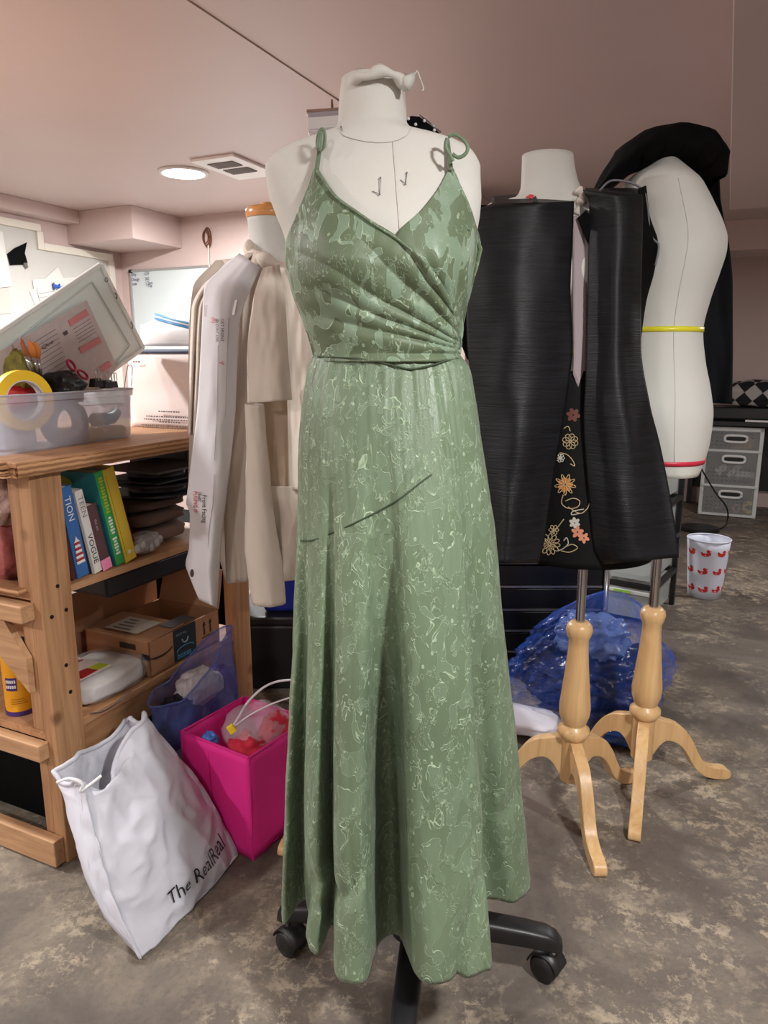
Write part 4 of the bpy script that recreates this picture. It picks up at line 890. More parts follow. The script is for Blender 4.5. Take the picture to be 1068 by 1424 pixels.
# ================================================================== form with muslin coat (left, behind)
def tripod(root, c, rot, scale=1.0, poletop=.8, Rf=1.0):
    c = Vector(c); OAK = wood('varnished_beech', (198, 156, 106), (220, 184, 134), 'z', 1.0, .34, .2, False)
    prof = [(.001, .56), (.024, .56), (.033, .55), (.0355, .538), (.032, .522), (.0265, .51), (.0265, .485), (.031, .43), (.038, .36), (.0425, .315), (.041, .29), (.034, .268), (.031, .262), (.034, .257), (.0435, .248), (.044, .234), (.036, .222), (.031, .218), (.031, .093), (.001, .093)]
    obj('turned_column', MB().lathe(prof, c, 28), OAK, root, smooth=True, ang=50)
    obj('chrome_pole', MB().lathe([(.0125, .555), (.0125, poletop)], c, 20), CHROME, root, smooth=True, ang=50)
    up_ = [(.022, .212), (.07, .206), (.115, .185), (.15, .142), (.175, .095), (.2, .06), (.232, .042), (.268, .036), (.285, .026), (.288, .008), (.275, .0), (.24, .004), (.2, .018), (.165, .05), (.138, .095), (.11, .128), (.075, .145), (.05, .135), (.022, .105)]
    pl = [(p.x*Rf, p.y) for p in cr([(x, z, 0) for x, z in up_], 5, True)]
    for k in range(3):
        f = rot+k*2*PI/3; d = Vector((math.cos(f), math.sin(f), 0)); s_ = Vector((-d.y, d.x, 0))
        obj('tripod_leg', MB().prism(pl, c-s_*.0165, d, (0, 0, 1), s_*.033), OAK, root, bevel=.005, smooth=True, ang=35)
def formbody(root, tabs, Yoff, mat, n=48, bust=None):
    """tabs: rows (z, xc, a, yc, b)"""
    tabs = sorted(tabs); Rr = []
    cols = [[(r[0], r[i]) for r in tabs] for i in range(1, 5)]
    N = 70
    for j in range(N+1):
        z = lerp(tabs[0][0], tabs[-1][0], j/N); xc, a, yc, b = [ci(c_, z) for c_ in cols]
        Rr.append([(xc+a*math.cos(2*PI*k/n), yc+b*math.sin(2*PI*k/n), z) for k in range(n)])
    return obj('torso', MB().rings(Rr), mat, root, smooth=True)
def sheet(name, L_, R_, Y, root, mat, nu=28, nv=60, fold=None, solid=.0025, y0=None, y1=None):
    """cloth hung between two edges; L_, R_ = [(row, column)], Y(u, v) = distance"""
    y0 = y0 if y0 is not None else max(L_[0][0], R_[0][0]); y1 = y1 if y1 is not None else min(L_[-1][0], R_[-1][0])
    def fn(u, v):
        ya = lerp(L_[0][0], L_[-1][0], v); yb = lerp(R_[0][0], R_[-1][0], v)
        xa, xb = ci(L_, ya), ci(R_, yb); x = lerp(xa, xb, u); y = lerp(ya, yb, u)
        return atY(x, y, Y(u, v)+(fold(u, v) if fold else 0))
    return obj(name, MB().grid(fn, nu, nv), mat, root, smooth=True, solid=solid)
YD = 2.0
fc = thing('dress_form', 'white dress form with wooden neck cap under the muslin coat', 'dress form', (-.14, YD, 0), 'dress forms')
tripod(fc, (-.14, YD, 0), math.atan2(-.39, -.12), poletop=.9, Rf=1.4)
def zc_(y): return atY(534, y, YD).z
formbody(fc, [(zc_(303), -.305, .052, YD, .052), (zc_(330), -.30, .054, YD, .054), (zc_(352), -.295, .062, YD, .062), (zc_(362), -.285, .12, YD, .075), (zc_(385), -.28, .165, YD, .085), (zc_(450), -.275, .155, YD, .1), (zc_(540), -.26, .115, YD, .085), (zc_(640), -.22, .15, YD, .115), (zc_(700), -.18, .14, YD, .11)], 0, FORMWHITE)
c = Vector((-.305, YD, zc_(303)))
obj('neck_cap', MB().lathe([(.001, -.002), (.054, -.002), (.056, .006), (.056, .016), (.05, .024), (.018, .028), (.016, .036), (.001, .038)], c, 28), wood('cap_wood', (190, 120, 60), (220, 158, 92), 'x', 1, .3, .4, False), fc, smooth=True, ang=50)
coat = thing('muslin_coat', 'unfinished cream muslin coat on the left dress form', 'coat', (-.28, YD, zc_(840)))
Yc2 = YD
rip = lambda a, k, s=0: (lambda u, v: a*math.sin(u*k+s+2*v)*(.4+v)+.006*nz(u*5, v*6, s))
sheet('body_back', [(362, 300), (400, 268), (480, 262), (600, 263), (700, 262), (760, 300), (812, 315)], [(352, 400), (400, 430), (480, 440), (600, 440), (700, 440), (760, 440), (800, 440)], lambda u, v: YD+.03-.0*u, coat, MUSLIN, fold=rip(.01, 16))
sheet('side_panel', [(352, 345), (375, 310), (400, 280), (430, 267), (520, 264), (605, 262)], [(352, 352), (375, 330), (400, 310), (430, 296), (520, 290), (605, 285)], lambda u, v: YD-.07-.05*math.sin(u*1.4)*(.4+.6*v), coat, MUSLIN, fold=rip(.012, 22, 1))
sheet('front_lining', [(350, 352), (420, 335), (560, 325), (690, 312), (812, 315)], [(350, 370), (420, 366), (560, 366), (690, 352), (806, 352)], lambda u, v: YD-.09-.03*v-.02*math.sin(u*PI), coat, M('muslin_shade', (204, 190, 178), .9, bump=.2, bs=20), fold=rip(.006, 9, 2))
sheet('cape_panel', [(372, 366), (420, 352), (500, 344), (561, 345)], [(368, 388), (420, 396), (500, 401), (556, 406)], lambda u, v: YD-.155-.055*math.sin(PI*(u*.8+.1))*(.5+.5*v), coat, MUSLIN, fold=rip(.004, 8, 3))
sheet('front_panel', [(372, 388), (420, 396), (560, 400), (682, 402)], [(372, 432), (420, 440), (560, 440), (680, 440)], lambda u, v: YD-.14-.03*math.sin(PI*u), coat, MUSLIN, fold=rip(.005, 8, 4))
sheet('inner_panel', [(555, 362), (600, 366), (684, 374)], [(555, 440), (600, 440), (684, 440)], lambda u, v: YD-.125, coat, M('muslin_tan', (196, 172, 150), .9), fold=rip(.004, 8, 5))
sheet('tail_panel', [(676, 370), (720, 374), (812, 362)], [(676, 420), (720, 425), (805, 425)], lambda u, v: YD-.14-.02*v, coat, MUSLIN, fold=rip(.012, 7, 6))
# collar ruffle at the neck
obj('gathered_collar', MB().tube(cr([atY(x, y, Y) for x, y, Y in [(347, 342, 1.99), (352, 352, 1.94), (362, 358, 1.9), (376, 366, 1.89), (390, 372, 1.89), (402, 380, 1.9)]], 6), [.016+.004*math.sin(i*.5) for i in range(31)], 12), MUSLIN, coat, smooth=True)
obj('button_loop', MB().ball(atY(346, 341, 1.93), .011, 12, 8, (1, .7, 1.3)), MUSLIN, coat, smooth=True)
# sleeve: a hanging tube
def sleeve(u, v):
    y = lerp(562, 838, v); xl = ci([(562, 341), (620, 343), (700, 342), (760, 341), (838, 352)], y); xr = ci([(562, 366), (620, 371), (700, 378), (760, 388), (838, 397)], y)
    f = 2*PI*u; w_ = (atY(xr, y, 1.82)-atY(xl, y, 1.82)).x/2; c_ = atY((xl+xr)/2, y, 1.82)
    return c_+Vector((math.cos(f)*w_, math.sin(f)*w_*.8, 0))*(1+.07*nz(math.cos(f)*2, math.sin(f)*2, v*7)+.03*nz(math.cos(f)*6, v*20))
obj('sleeve', MB().grid(sleeve, 32, 50, cu=True), MUSLIN, coat, smooth=True, solid=.0025)
for i in range(9):
    x = 352+5*i; p = atY(x, 838-(x-352)*.12, 1.78); obj('loose_thread', MB().tube([p, p+Vector((.002*math.sin(i*3), 0, -.008-.004*math.sin(i*7)))], .0006, 4), MUSLIN, coat)
obj('front_mark', MB().tube([atY(x, y, 1.868) for x, y in [(396, 430), (396, 437), (404, 438), (404, 430)]], .0009, 5), BLACKINK, coat)
obj('arrow_mark', MB().tube([atY(x, y, 1.868) for x, y in [(408, 450), (402, 451), (405, 447), (402, 451), (406, 454)]], .0009, 5), BLACKINK, coat)
# paper pattern piece pinned on the coat
pat = thing('pattern_piece', 'long white paper pattern piece with handwritten notes pinned on the coat', 'paper', atY(280, 845, 1.82))
PL = [(352, 333), (370, 312), (400, 284), (450, 281), (560, 275), (640, 266), (690, 260), (700, 259), (712, 264), (760, 263), (785, 258), (800, 263), (820, 271), (834, 277)]
PR = [(372, 362), (440, 335), (470, 331), (560, 328), (640, 321), (690, 315), (740, 309), (845, 302)]
def paty(u, v): return YD-.155-.035*math.sin(PI*(u*.9))-.03*v+.012*sst((v-.4)*3)*math.sin(u*6)
sheet('paper', PL, PR, paty, pat, PAPER, 24, 80, fold=lambda u, v: .003*nz(u*5, v*9), solid=.0012)
def psurf(x, y, o=.004):
    v = sst(0)+(y-352)/(834-352); a, b = ci(PL, y), ci(PR, y+8); u = max(0, min(1, (x-a)/(b-a))); return atY(x, y, paty(u, max(0, min(1, v)))-o)
def ptext(s_, size, x, y, mat, dx, dy):
    # vertical handwriting: reads downwards
    obj('handwriting', text_mb(s_, size, lambda a, b: psurf(x+dx*a*540+b*540*dy, y+a*540*dy-b*540*dx*-1*-1, .006) if False else psurf(x+b*540, y+a*540, .006), squeeze=.9), mat, pat)
ptext('CKT FRONT', .012, 307, 443, BLACKINK, 0, 1); ptext('(B) CONT LINE', .010, 300, 443, BLACKINK, 0, 1); ptext('(R)', .014, 294.5, 441, REDINK, 0, 1)
ptext('Front Facing', .016, 281, 688, BLACKINK, 0, 1); ptext('Shell/', .013, 275, 684, BLACKINK, 0, 1); ptext('FUSING IF', .014, 269, 683, REDINK, 0, 1)
obj('red_arrow', MB().tube([psurf(x, y) for x, y in [(305, 504), (311, 507), (309, 502)]], .001, 5), REDINK, pat)
for pts in ([(318, 442), (316, 480), (313, 580)], [(303, 480), (302, 560), (298, 640)], [(298, 660), (296, 700), (290, 740), (287, 830)]):
    obj('pencil_line', MB().tube([psurf(x, y, .0025) for x, y in pts], .0007, 4), M('pencil', (182, 178, 184), .8), pat)
obj('punched_hole', MB().poly3([psurf(267+2.6*math.cos(f), 797+5.5*math.sin(f), .003) for f in [2*PI*k/14 for k in range(14)]], (0, -.0006, 0)), M('hole_dark', (70, 58, 48), .9), pat)
obj('taped_patch', MB().poly3([psurf(x, y, .005) for x, y in [(284, 425), (330, 417), (326, 438), (284, 440)]], (0, -.0008, 0)), M('patch_white', (236, 235, 234), .7), pat)
# blue tub behind the coat
bt = atZ(345, 846, .0); tb = thing('blue_tub', 'dark blue storage tub behind the muslin coat', 'tub', (-.30, 2.75, 0))
NB = M('tub_blue', (28, 40, 130), .4)
obj('tub_body', MB().hexa([Vector((-.46, 2.62, 0.3)), Vector((-.0, 2.62, 0.3)), Vector((-.0, 2.95, 0.3)), Vector((-.46, 2.95, 0.3)), Vector((-.49, 2.6, .5)), Vector((.03, 2.6, .5)), Vector((.03, 2.98, .5)), Vector((-.49, 2.98, .5))]), NB, tb, bevel=.015)
obj('tub_rim', MB().hexa([Vector((-.505, 2.585, .485)), Vector((.045, 2.585, .485)), Vector((.045, 2.995, .485)), Vector((-.505, 2.995, .485)), Vector((-.505, 2.585, .505)), Vector((.045, 2.585, .505)), Vector((.045, 2.995, .505)), Vector((-.505, 2.995, .505))]), NB, tb, bevel=.006)
bs_ = thing('black_chest', 'black storage chest under the dark blue tub', 'chest', (-.25, 2.8, 0))
obj('chest_body', MB().hexa([Vector((-.55, 2.58, 0)), Vector((.1, 2.58, 0)), Vector((.1, 3.05, 0)), Vector((-.55, 3.05, 0)), Vector((-.55, 2.58, .26)), Vector((.1, 2.58, .26)), Vector((.1, 3.05, .26)), Vector((-.55, 3.05, .26))]), BLACKPL, bs_, bevel=.01)
obj('chest_lid', MB().hexa([Vector((-.56, 2.57, .26)), Vector((.11, 2.57, .26)), Vector((.11, 3.06, .26)), Vector((-.56, 3.06, .26)), Vector((-.56, 2.57, .299)), Vector((.11, 2.57, .299)), Vector((.11, 3.06, .299)), Vector((-.56, 3.06, .299))]), BLACKPL, bs_, bevel=.01)
# ================================================================== floor, left: white drawstring bag, pink bin, blue bag
FLb, FRb = Vector((-.519, 1.297, .004)), Vector((-.375, 1.625, .004))
FLt, FRt = Vector((-.672, 1.44, .325)), Vector((-.598, 1.665, .378))
BLb, BRb = FLb+Vector((-.035, .035, 0)), FRb+Vector((-.07, .03, 0))
BLt, BRt = Vector((-.765, 1.50, .318)), Vector((-.68, 1.72, .33))
wbag = thing('tote_bag', 'white drawstring fabric bag with black lettering leaning on the floor', 'bag', Vector((-.48, 1.5, 0)))
BAGM = M('bag_nonwoven', (194, 194, 204), .85, var=.02, vs=9, bump=.18, bs=9)
nrm = Vector((.9, -.42, .1)).normalized()
def bagring(s, v, off=0):
    """s 0..4 round the bag: front, right, back, left"""
    k = int(s) % 4; t_ = s-int(s)
    cb = [FLb, FRb, BRb, BLb]; ct = [FLt, FRt, BRt, BLt]
    def cor(i):
        p = cb[i % 4].lerp(ct[i % 4], v)
        mid = math.sin(PI*min(1, v*1.15))
        cen = (cb[0]+cb[1]+cb[2]+cb[3])/4*(1-v)+(ct[0]+ct[1]+ct[2]+ct[3])/4*v
        return p+(p-cen)*(.10*mid)
    p = cor(k).lerp(cor(k+1), t_)
    if k == 0:
        b = math.sin(PI*t_)**.8; p += nrm*(.055*b*math.sin(PI*min(1, v*.92+.06))**.7)
    if k == 2: p -= nrm*(.05*math.sin(PI*t_)*math.sin(PI*v))
    if k == 3: p += Vector((-.3, -.8, 0))*.035*math.sin(PI*t_)*math.sin(PI*v)
    # creases
    cre = .012*nz(t_*3+k*7, v*4.5, 3)-.020*abs(nz(t_*3.2+v*2+k*7, v*4-t_*1.5, 8))-.012*abs(nz(t_*6-v*3+k*3, v*6+t_*3, 5))-.003*abs(nz(t_*14-v*5+k*3, v*13+t_*6, 5))
    cre += .010*sst((v-.55)/.4)*math.sin(t_*9+k*2)
    return p+nrm*cre*(1 if k == 0 else -.6)
def bagfn(u, v):
    s = (u*4) % 4; p = bagring(s, v)
    if v > .9: # rim dips
        k = s
        p = p+Vector((0, 0, 1))*(-(v-.9)/.1*(.075 if k < 1 else .02)*max(0, math.sin(min(1, (k % 1)*1.5)*PI)))
    return p
obj('bag_body', MB().grid(bagfn, 160, 100, cu=True), BAGM, wbag, smooth=True, solid=.0015)
bmb = MB(); bmb.v = [bagring((k/24)*4 % 4, 0) for k in range(24)]; bmb.f = [tuple(range(24))]
obj('bag_bottom', bmb, BAGM, wbag)
obj('rim_casing', MB().tube([bagfn(k/96, 1) for k in range(97)], .006, 8), BAGM, wbag, smooth=True)
obj('side_seam', MB().tube([bagring(0.001, v/30)+nrm*.001 for v in range(31)], .0028, 6), BAGM, wbag, smooth=True)
rp = bagfn(.999, 1); obj('drawstring', MB().tube(cr([rp+Vector((-.05, -.01, .01)), rp+Vector((-.02, -.014, .022)), rp+Vector((.006, -.012, .008)), rp+Vector((.0, -.01, -.012)), rp+Vector((.02, -.008, .002)), rp+Vector((.045, .0, .02))], 6), .0032, 8), M('cord_white', (232, 232, 234), .7), wbag, smooth=True)
obj('lettering', text_mb('The RealReal', .062, lambda x, y: bagring(.29+min(.70, x*1.84), .13+y*2.05)+nrm*.005), BLACKINK, wbag)
# pink fabric bin
PK = M('pink_fabric', (228, 36, 140), .75, var=.04, vs=6, bump=.12, bs=200); PKE = M('pink_binding', (214, 30, 128), .7)
pF = Vector((-.333, 1.605, 0)); eL = Vector((-.842, .54, 0)); eR = Vector((.54, .842, 0)); WL, WRR, HP = .238, .235, .287
pb = thing('fabric_bin', 'bright pink square fabric storage bin on the floor', 'bin', pF+eL*WL/2+eR*WRR/2)
def pbp(l, r_, z): return pF+eL*l+eR*r_+Vector((0, 0, z))
def pside(a, b, nm):
    n = (b-a).normalized().cross(Vector((0, 0, 1)))
    obj(nm, MB().grid(lambda u, v: a.lerp(b, u)+Vector((0, 0, HP*v))+n*(.006*math.sin(PI*u)*math.sin(PI*v)+.004*nz(u*4, v*4, a.x*9)), 12, 12), PK, pb, smooth=True, solid=.005)
C_ = [pbp(0, 0, .003), pbp(WL, 0, .003), pbp(WL, WRR, .003), pbp(0, WRR, .003)]
for i in range(4): pside(C_[i], C_[(i+1) % 4], 'side_panel')
obj('bin_floor', MB().poly3([c+Vector((0, 0, .004)) for c in C_], (0, 0, .004)), PK, pb)
obj('rim_binding', MB().tube([c+Vector((0, 0, HP)) for c in C_+[C_[0]]], .004, 8), PKE, pb)
for c in C_: obj('corner_binding', MB().tube([c, c+Vector((0, 0, HP))], .0035, 6), PKE, pb)
obj('panel_crease', MB().tube([pbp(.14, -.002, z) for z in (.02, .15, .27)], .0012, 5), PKE, pb)
# its contents
fill = thing('red_cloth', 'crumpled red cloth inside the zip pouch in the pink bin', 'cloth', pbp(.07, .1, .2))
REDC = M('cloth_red', (196, 34, 62), .8, bump=.3, bs=30)
def pblob(c, sc, seed, amp, mat, nm, par=None, lab=None, cat=None, n=30):
    def fn(u, v):
        f = 2*PI*u; g = PI*(.02+.96*v)-PI/2; d = Vector((math.cos(f)*math.cos(g), math.sin(f)*math.cos(g), math.sin(g)))
        k = 1+amp*nz(d.x*2.5+seed, d.y*2.5, d.z*2.5)+amp*.5*nz(d.x*6+seed, d.y*6, d.z*6)
        return c+(eL*d.x*sc[0]+eR*d.y*sc[1]+Vector((0, 0, d.z*sc[2])))*k
    mb = MB().grid(fn, n, 20, cu=True); mb.f.append(tuple(range(n-1, -1, -1))); mb.f.append(tuple(20*n+i for i in range(n)))
    o = obj(nm, mb, mat, par, smooth=True); return tag(o, lab, cat) if lab else o
pblob(pbp(.06, .06, .262), (.05, .05, .04), 1, .35, REDC, 'fold', fill); pblob(pbp(.04, .14, .27), (.035, .06, .06), 4, .35, REDC, 'fold', fill)
pblob(pbp(.12, .12, .13), (.095, .095, .1), 7, .15, M('filler_white', (214, 208, 214), .8), 'white_padding', None, 'white padding filling the bottom of the pink bin', 'padding')
zp = thing('zip_pouch', 'clear vinyl zip pouch with white zipper in the pink bin', 'pouch', pbp(.1, .12, .22))
pblob(pbp(.095, .13, .285), (.09, .09, .062), 12, .12, film('vinyl', (225, 215, 228), .26, .06, 20, .5), 'vinyl', zp)
z1 = cr([atY(x, y, Y) for x, y, Y in [(321, 1014, 1.72), (330, 1000, 1.75), (345, 976, 1.8), (365, 957, 1.83), (385, 948, 1.85), (410, 945, 1.86)]], 6)
obj('zipper_tape', MB().tube(z1, .0022, 8, 1.8), M('zip_tape', (220, 212, 218), .5), zp, smooth=True)
z2 = cr([atY(x, y, Y) for x, y, Y in [(322, 1014, 1.72), (335, 1003, 1.72), (355, 990, 1.72), (380, 978, 1.73), (410, 968, 1.74)]], 6)
obj('zipper_tape', MB().tube(z2, .002, 8, 1.8), MATS['zip_tape'], zp, smooth=True)
yp = atY(322, 1014, 1.70); obj('zip_pull', MB().obox(yp, Vector((.008, 0, .006)), (0, .004, 0), Vector((-.006, 0, .011))), M('pull_yellow', (240, 214, 40), .4), zp, bevel=.003)
pblob(pbp(.155, .02, .283), (.022, .02, .02), 3, .3, M('foil_blue', (70, 110, 190), .25), 'blue_wrapper', None, 'small shiny blue wrapper at the corner of the pink bin', 'wrapper')
# blue translucent bag under the bench edge
bb_ = thing('plastic_bag', 'translucent blue plastic bag with dark shoes behind the white bag', 'bag', room(-1.305, 1.50, 0))
BLF = film('blue_film', (92, 112, 190), .46, .1, 16, .7)
BR_ = [(.0, .20), (.08, .215), (.2, .2), (.28, .17), (.33, .14)]
bagc = room(-1.305, 1.50, 0)
def bluefn(u, v):
    f = 2*PI*u; z = .375*v; r = ci([(0, .20), (.3, .215), (.6, .2), (.85, .17), (1, .165)], v)
    k = 1+.16*nz(math.cos(f)*1.6, math.sin(f)*1.6, v*2.2)+.07*nz(math.cos(f)*5, math.sin(f)*5, v*5)
    lift = .085*sst((v-.6)/.4)*max(-.4, math.cos(f-.3))
    return bagc+DX*math.cos(f)*r*k*.93+RX*math.sin(f)*r*k*.40+Vector((0, 0, .004+z+lift))
obj('film', MB().grid(bluefn, 72, 40, cu=True), BLF, bb_, smooth=True)
obj('base_film', MB().add([bluefn(k/72, 0) for k in range(72)], [tuple(range(72))]), BLF, bb_)
obj('rim_fold', MB().tube([bluefn(k/72, 1) for k in range(73)], .003, 6), BLF, bb_, smooth=True)
tag(obj('dark_shoe', blob(room(-1.305, 1.43, .26), .5, (.1, .14, .14), 21, .2), M('shoe_dark', (26, 24, 30), .4), smooth=True), 'dark shoe inside the blue plastic bag', 'shoe')
tag(obj('striped_cloth', blob(room(-1.30, 1.52, .325), .5, (.1, .15, .09), 24, .2), M('cloth_pale', (196, 190, 196), .8, var=.2, vs=30, stretch=(6, 1, 1)), smooth=True), 'pale crumpled cloth on top inside the blue plastic bag', 'cloth')
tag(obj('magenta_scarf', blob(room(-1.30, 1.61, .28), .5, (.09, .1, .14), 27, .2), M('scarf_plum', (96, 60, 130), .8), smooth=True), 'plum cloth at the right inside the blue plastic bag', 'cloth')
# ================================================================== right: two forms on wooden tripods
YA, YB = 1.83, 1.945
CA, CB = Vector((.527, YA, 0)), Vector((.767, YB, 0))
fa = thing('dress_form', 'white dress form on wooden tripod wearing the open black silk vest', 'dress form', CA, 'dress forms')
tripod(fa, CA, -PI/2+.02, poletop=.85)
def za(y, Y=YA): return atY(534, y, Y).z
formbody(fa, [(za(216), .385, .059, YA, .055), (za(240), .389, .063, YA, .058), (za(262), .395, .07, YA, .062), (za(276), .40, .09, YA, .07), (za(286), .41, .17, YA, .075), (za(310), .42, .19, YA, .085), (za(380), .435, .165, YA, .115), (za(480), .46, .12, YA, .095), (za(560), .485, .15, YA, .12), (za(640), .505, .155, YA, .125), (za(700), .515, .14, YA, .12)], 0, FORMWHITE)
obj('waist_tape', MB().rings([[(.46+.1225*math.cos(f), YA+.0975*math.sin(f), z) for f in [2*PI*k/40 for k in range(40)]] for z in (za(494), za(488))], (False, False)), M('tape_lime', (206, 200, 50), .4), fa, smooth=True, solid=.0015)
fb = thing('dress_form', 'white dress form in profile on wooden tripod, waist marked with yellow tape', 'dress form', CB, 'dress forms')
tripod(fb, CB, math.atan2(1.697-1.945, .668-.767), poletop=.9)
TBR = [(222, 905, 935), (236, 893, 948), (244, 880, 955), (262, 868, 970), (290, 864, 986), (318, 862, 999), (338, 862, 1004), (352, 862, 1003), (380, 863, 995), (420, 866, 982), (458, 868, 973), (500, 862, 975), (540, 852, 981), (575, 846, 984), (610, 850, 980), (640, 862, 971), (655, 872, 964)]
tb_ = []
for y, a, b in TBR:
    p, q = atY(a, y, YB), atY(b, y, YB); tb_.append((p.z, (p.x+q.x)/2, (q.x-p.x)/2, YB, {222: .05, 236: .08, 244: .1}.get(y, ci([(262, .13), (340, .14), (458, .105), (575, .15), (655, .13)], y))))
formbody(fb, tb_, 0, FORMWHITE)
tb_.sort()
cB = [[(r[0], r[i]) for r in tb_] for i in (1, 2, 4)]
def band(y0, y1, mat, nm):
    z0_, z1_ = za(y0, YB), za(y1, YB)
    obj(nm, MB().rings([[(ci(cB[0], z)+(ci(cB[1], z)+.0016)*math.cos(f), YB+(ci(cB[2], z)+.0016)*math.sin(f), z) for f in [2*PI*k/48 for k in range(48)]] for z in (z0_, z1_)], (False, False)), mat, fb, smooth=True, solid=.0012)
band(463, 456, M('tape_yellow_sat', (226, 218, 50), .3), 'waist_tape'); band(639, 633, M('tape_red', (206, 44, 70), .4), 'hip_tape')
obj('princess_seam', MB().tube([Vector((ci(cB[0], z)-.1*ci(cB[1], z), YB-ci(cB[2], z)*.995-.0005, z)) for z in [lerp(za(640, YB), za(265, YB), i/30) for i in range(31)]], .0007, 5), M('seam_linen', (196, 192, 184), .9), fb, smooth=True)
# black silk vest
t = NT('black_dupion'); n1 = t.noise(60, 4, .7, 0, t.coords((.12, .12, 3))); n2 = t.noise(240, 3, .6, 0, t.coords((.1, .1, 2)))
t.set(Base_Color=t.ramp(n1, [(.35, lin((10, 11, 14))), (.65, lin((21, 23, 28)))]), Roughness=.5); t.p.inputs['Specular IOR Level'].default_value = .32
t.bump(t.math('ADD', n1, t.math('MULTIPLY', n2, .5)), .35, .003); SILK = t.m
vest = thing('silk_vest', 'long open black dupion silk vest panels on the tripod form', 'vest', Vector((.48, 1.7, za(790))))
def ya(u, v): return YA-.115-.07*math.sin(PI*(.1+u*.8))-.03*v
obj_ = sheet('left_front', [(284, 684), (289, 668), (300, 663), (330, 655), (400, 648), (480, 650), (560, 660), (680, 668), (784, 672)], [(280, 798), (330, 796), (400, 793), (480, 796), (540, 790), (620, 777), (700, 764), (750, 757), (783, 748)], lambda u, v: ya(u, v)-.02*v, vest, SILK, 40, 80, fold=lambda u, v: .010*math.sin(u*8+1.5*v)*v+.006*nz(u*4, v*7, 2))
sheet('right_front', [(264, 811), (285, 820), (330, 819), (450, 817), (520, 815), (580, 812), (640, 815), (700, 820), (760, 826), (785, 838)], [(272, 894), (330, 893), (420, 891), (480, 891), (560, 903), (620, 918), (690, 932), (740, 940), (775, 944)], lambda u, v: YA-.11-.055*math.sin(PI*(.05+u*.85))-.05*v, vest, SILK, 40, 80, fold=lambda u, v: .012*math.sin(u*7+2.2*v)*(.25+v)+.008*nz(u*4, v*6, 7)*(.4+v))
obj('shoulder', MB().grid(lambda u, v: atY(lerp(684, 797, u), lerp(274, lerp(286, 283, u), v)-4*math.sin(PI*u)*(1-v), lerp(YA+.04, YA-.125-.05*math.sin(PI*u), v)), 20, 6), SILK, vest, smooth=True, solid=.0025)
obj('shoulder', MB().grid(lambda u, v: atY(lerp(814, 893, u), lerp(262, lerp(266, 273, u), v), lerp(YA+.06, YA-.115-.04*math.sin(PI*u), v)), 16, 6), SILK, vest, smooth=True, solid=.0025)
sheet('back_panel', [(285, 650), (400, 640), (470, 640), (500, 650)], [(285, 720), (400, 720), (470, 720), (500, 715)], lambda u, v: YA+.05-.08*u, vest, BLACKCL, 12, 20)
sheet('armhole_facing', [(262, 888), (300, 888), (400, 888), (470, 889)], [(258, 898), (300, 903), (340, 915), (375, 910), (420, 898), (470, 891)], lambda u, v: YA-.10+.05*u, vest, BLACKCL, 10, 24)
obj('armhole_piping', MB().tube(cr([atY(x, y, YA-.06) for x, y in [(833, 266), (848, 252), (868, 252), (884, 257), (896, 268), (901, 290), (903, 318), (908, 332), (916, 342), (911, 370)]], 5), .0026, 6), M('piping_grey', (110, 110, 116), .6), vest, smooth=True)
obj('collar_point', MB().poly3([atY(x, y, YA-.13) for x, y in [(740, 276), (745, 272), (750, 284), (797, 283), (780, 300), (742, 284)]], (0, .003, 0)), SILK, vest)
obj('front_notch', MB().poly3([atY(x, y, YA-.09) for x, y in [(792, 340), (803, 362), (792, 372)]], (0, .003, 0)), BLACKCL, vest)
obj('lapel_notch', MB().poly3([atY(x, y, YA-.125) for x, y in [(803, 303), (815, 292), (821, 300), (818, 340)]], (0, .003, 0)), BLACKCL, vest)
sheet('lilac_facing', [(300, 797), (400, 797), (500, 798), (520, 797)], [(300, 808), (400, 816), (500, 815), (560, 812)], lambda u, v: YA-.118+.008*u, vest, M('facing_lilac', (168, 152, 158), .8), 6, 20)
obj('muslin_collar', MB().tube(cr([atY(x, y, YA-.08) for x, y in [(803, 262), (809, 272), (806, 285), (800, 298)]], 5), [.008+.003*math.sin(i) for i in range(16)], 8), MUSLIN, vest, smooth=True)
obj('red_label', MB().poly3([atY(x, y, YA-.075) for x, y in [(731, 274), (737, 270), (743, 271), (742, 277)]], (0, .003, 0)), M('label_red', (214, 50, 48), .6), vest)
for q in ([(668, 300), (668, 500), (672, 770)], [(820, 300), (822, 500), (830, 740)]): pass
# brocade skirt beneath
sk = thing('brocade_skirt', 'black brocade skirt with gold and orange flowers under the vest', 'skirt', Vector((.5, YA, za(770))))
BRO = M('brocade_black', (7, 7, 8), .7, bump=.2, bs=120, spec=.2)
def brf(f, z):
    a = ci([(za(770), .175), (za(640), .163), (za(515), .136)], z); b = ci([(za(770), .150), (za(640), .136), (za(515), .112)], z)
    xc = ci([(za(770), .523), (za(640), .507), (za(515), .472)], z); return Vector((xc+a*math.cos(f), YA+b*math.sin(f), z))
obj('skirt_body', MB().rings([[brf(2*PI*k/64, lerp(za(770), za(515), j/30)) for k in range(64)] for j in range(31)], (False, False)), BRO, sk, smooth=True, solid=.002)
def brp(x, y, o=.003):
    Y = YA-.13
    for _ in range(6):
        p = atY(x, y, Y); z = p.z; c0_, a_, b_2 = brf(PI/2, z).x, brf(0, z).x-brf(PI/2, z).x, brf(PI/2, z).y-YA
        qx = max(-.98, min(.98, (p.x-c0_)/a_)); Y = YA-b_2*math.sqrt(1-qx*qx)-o
    return atY(x, y, Y)
GOLD = M('thread_gold', (176, 156, 118), .5); ORG_ = M('thread_orange', (206, 120, 44), .5); PEACH = M('thread_peach', (196, 128, 100), .5); SILV = M('thread_silver', (186, 182, 172), .5); RUSTT = M('thread_rust', (96, 48, 34), .6)
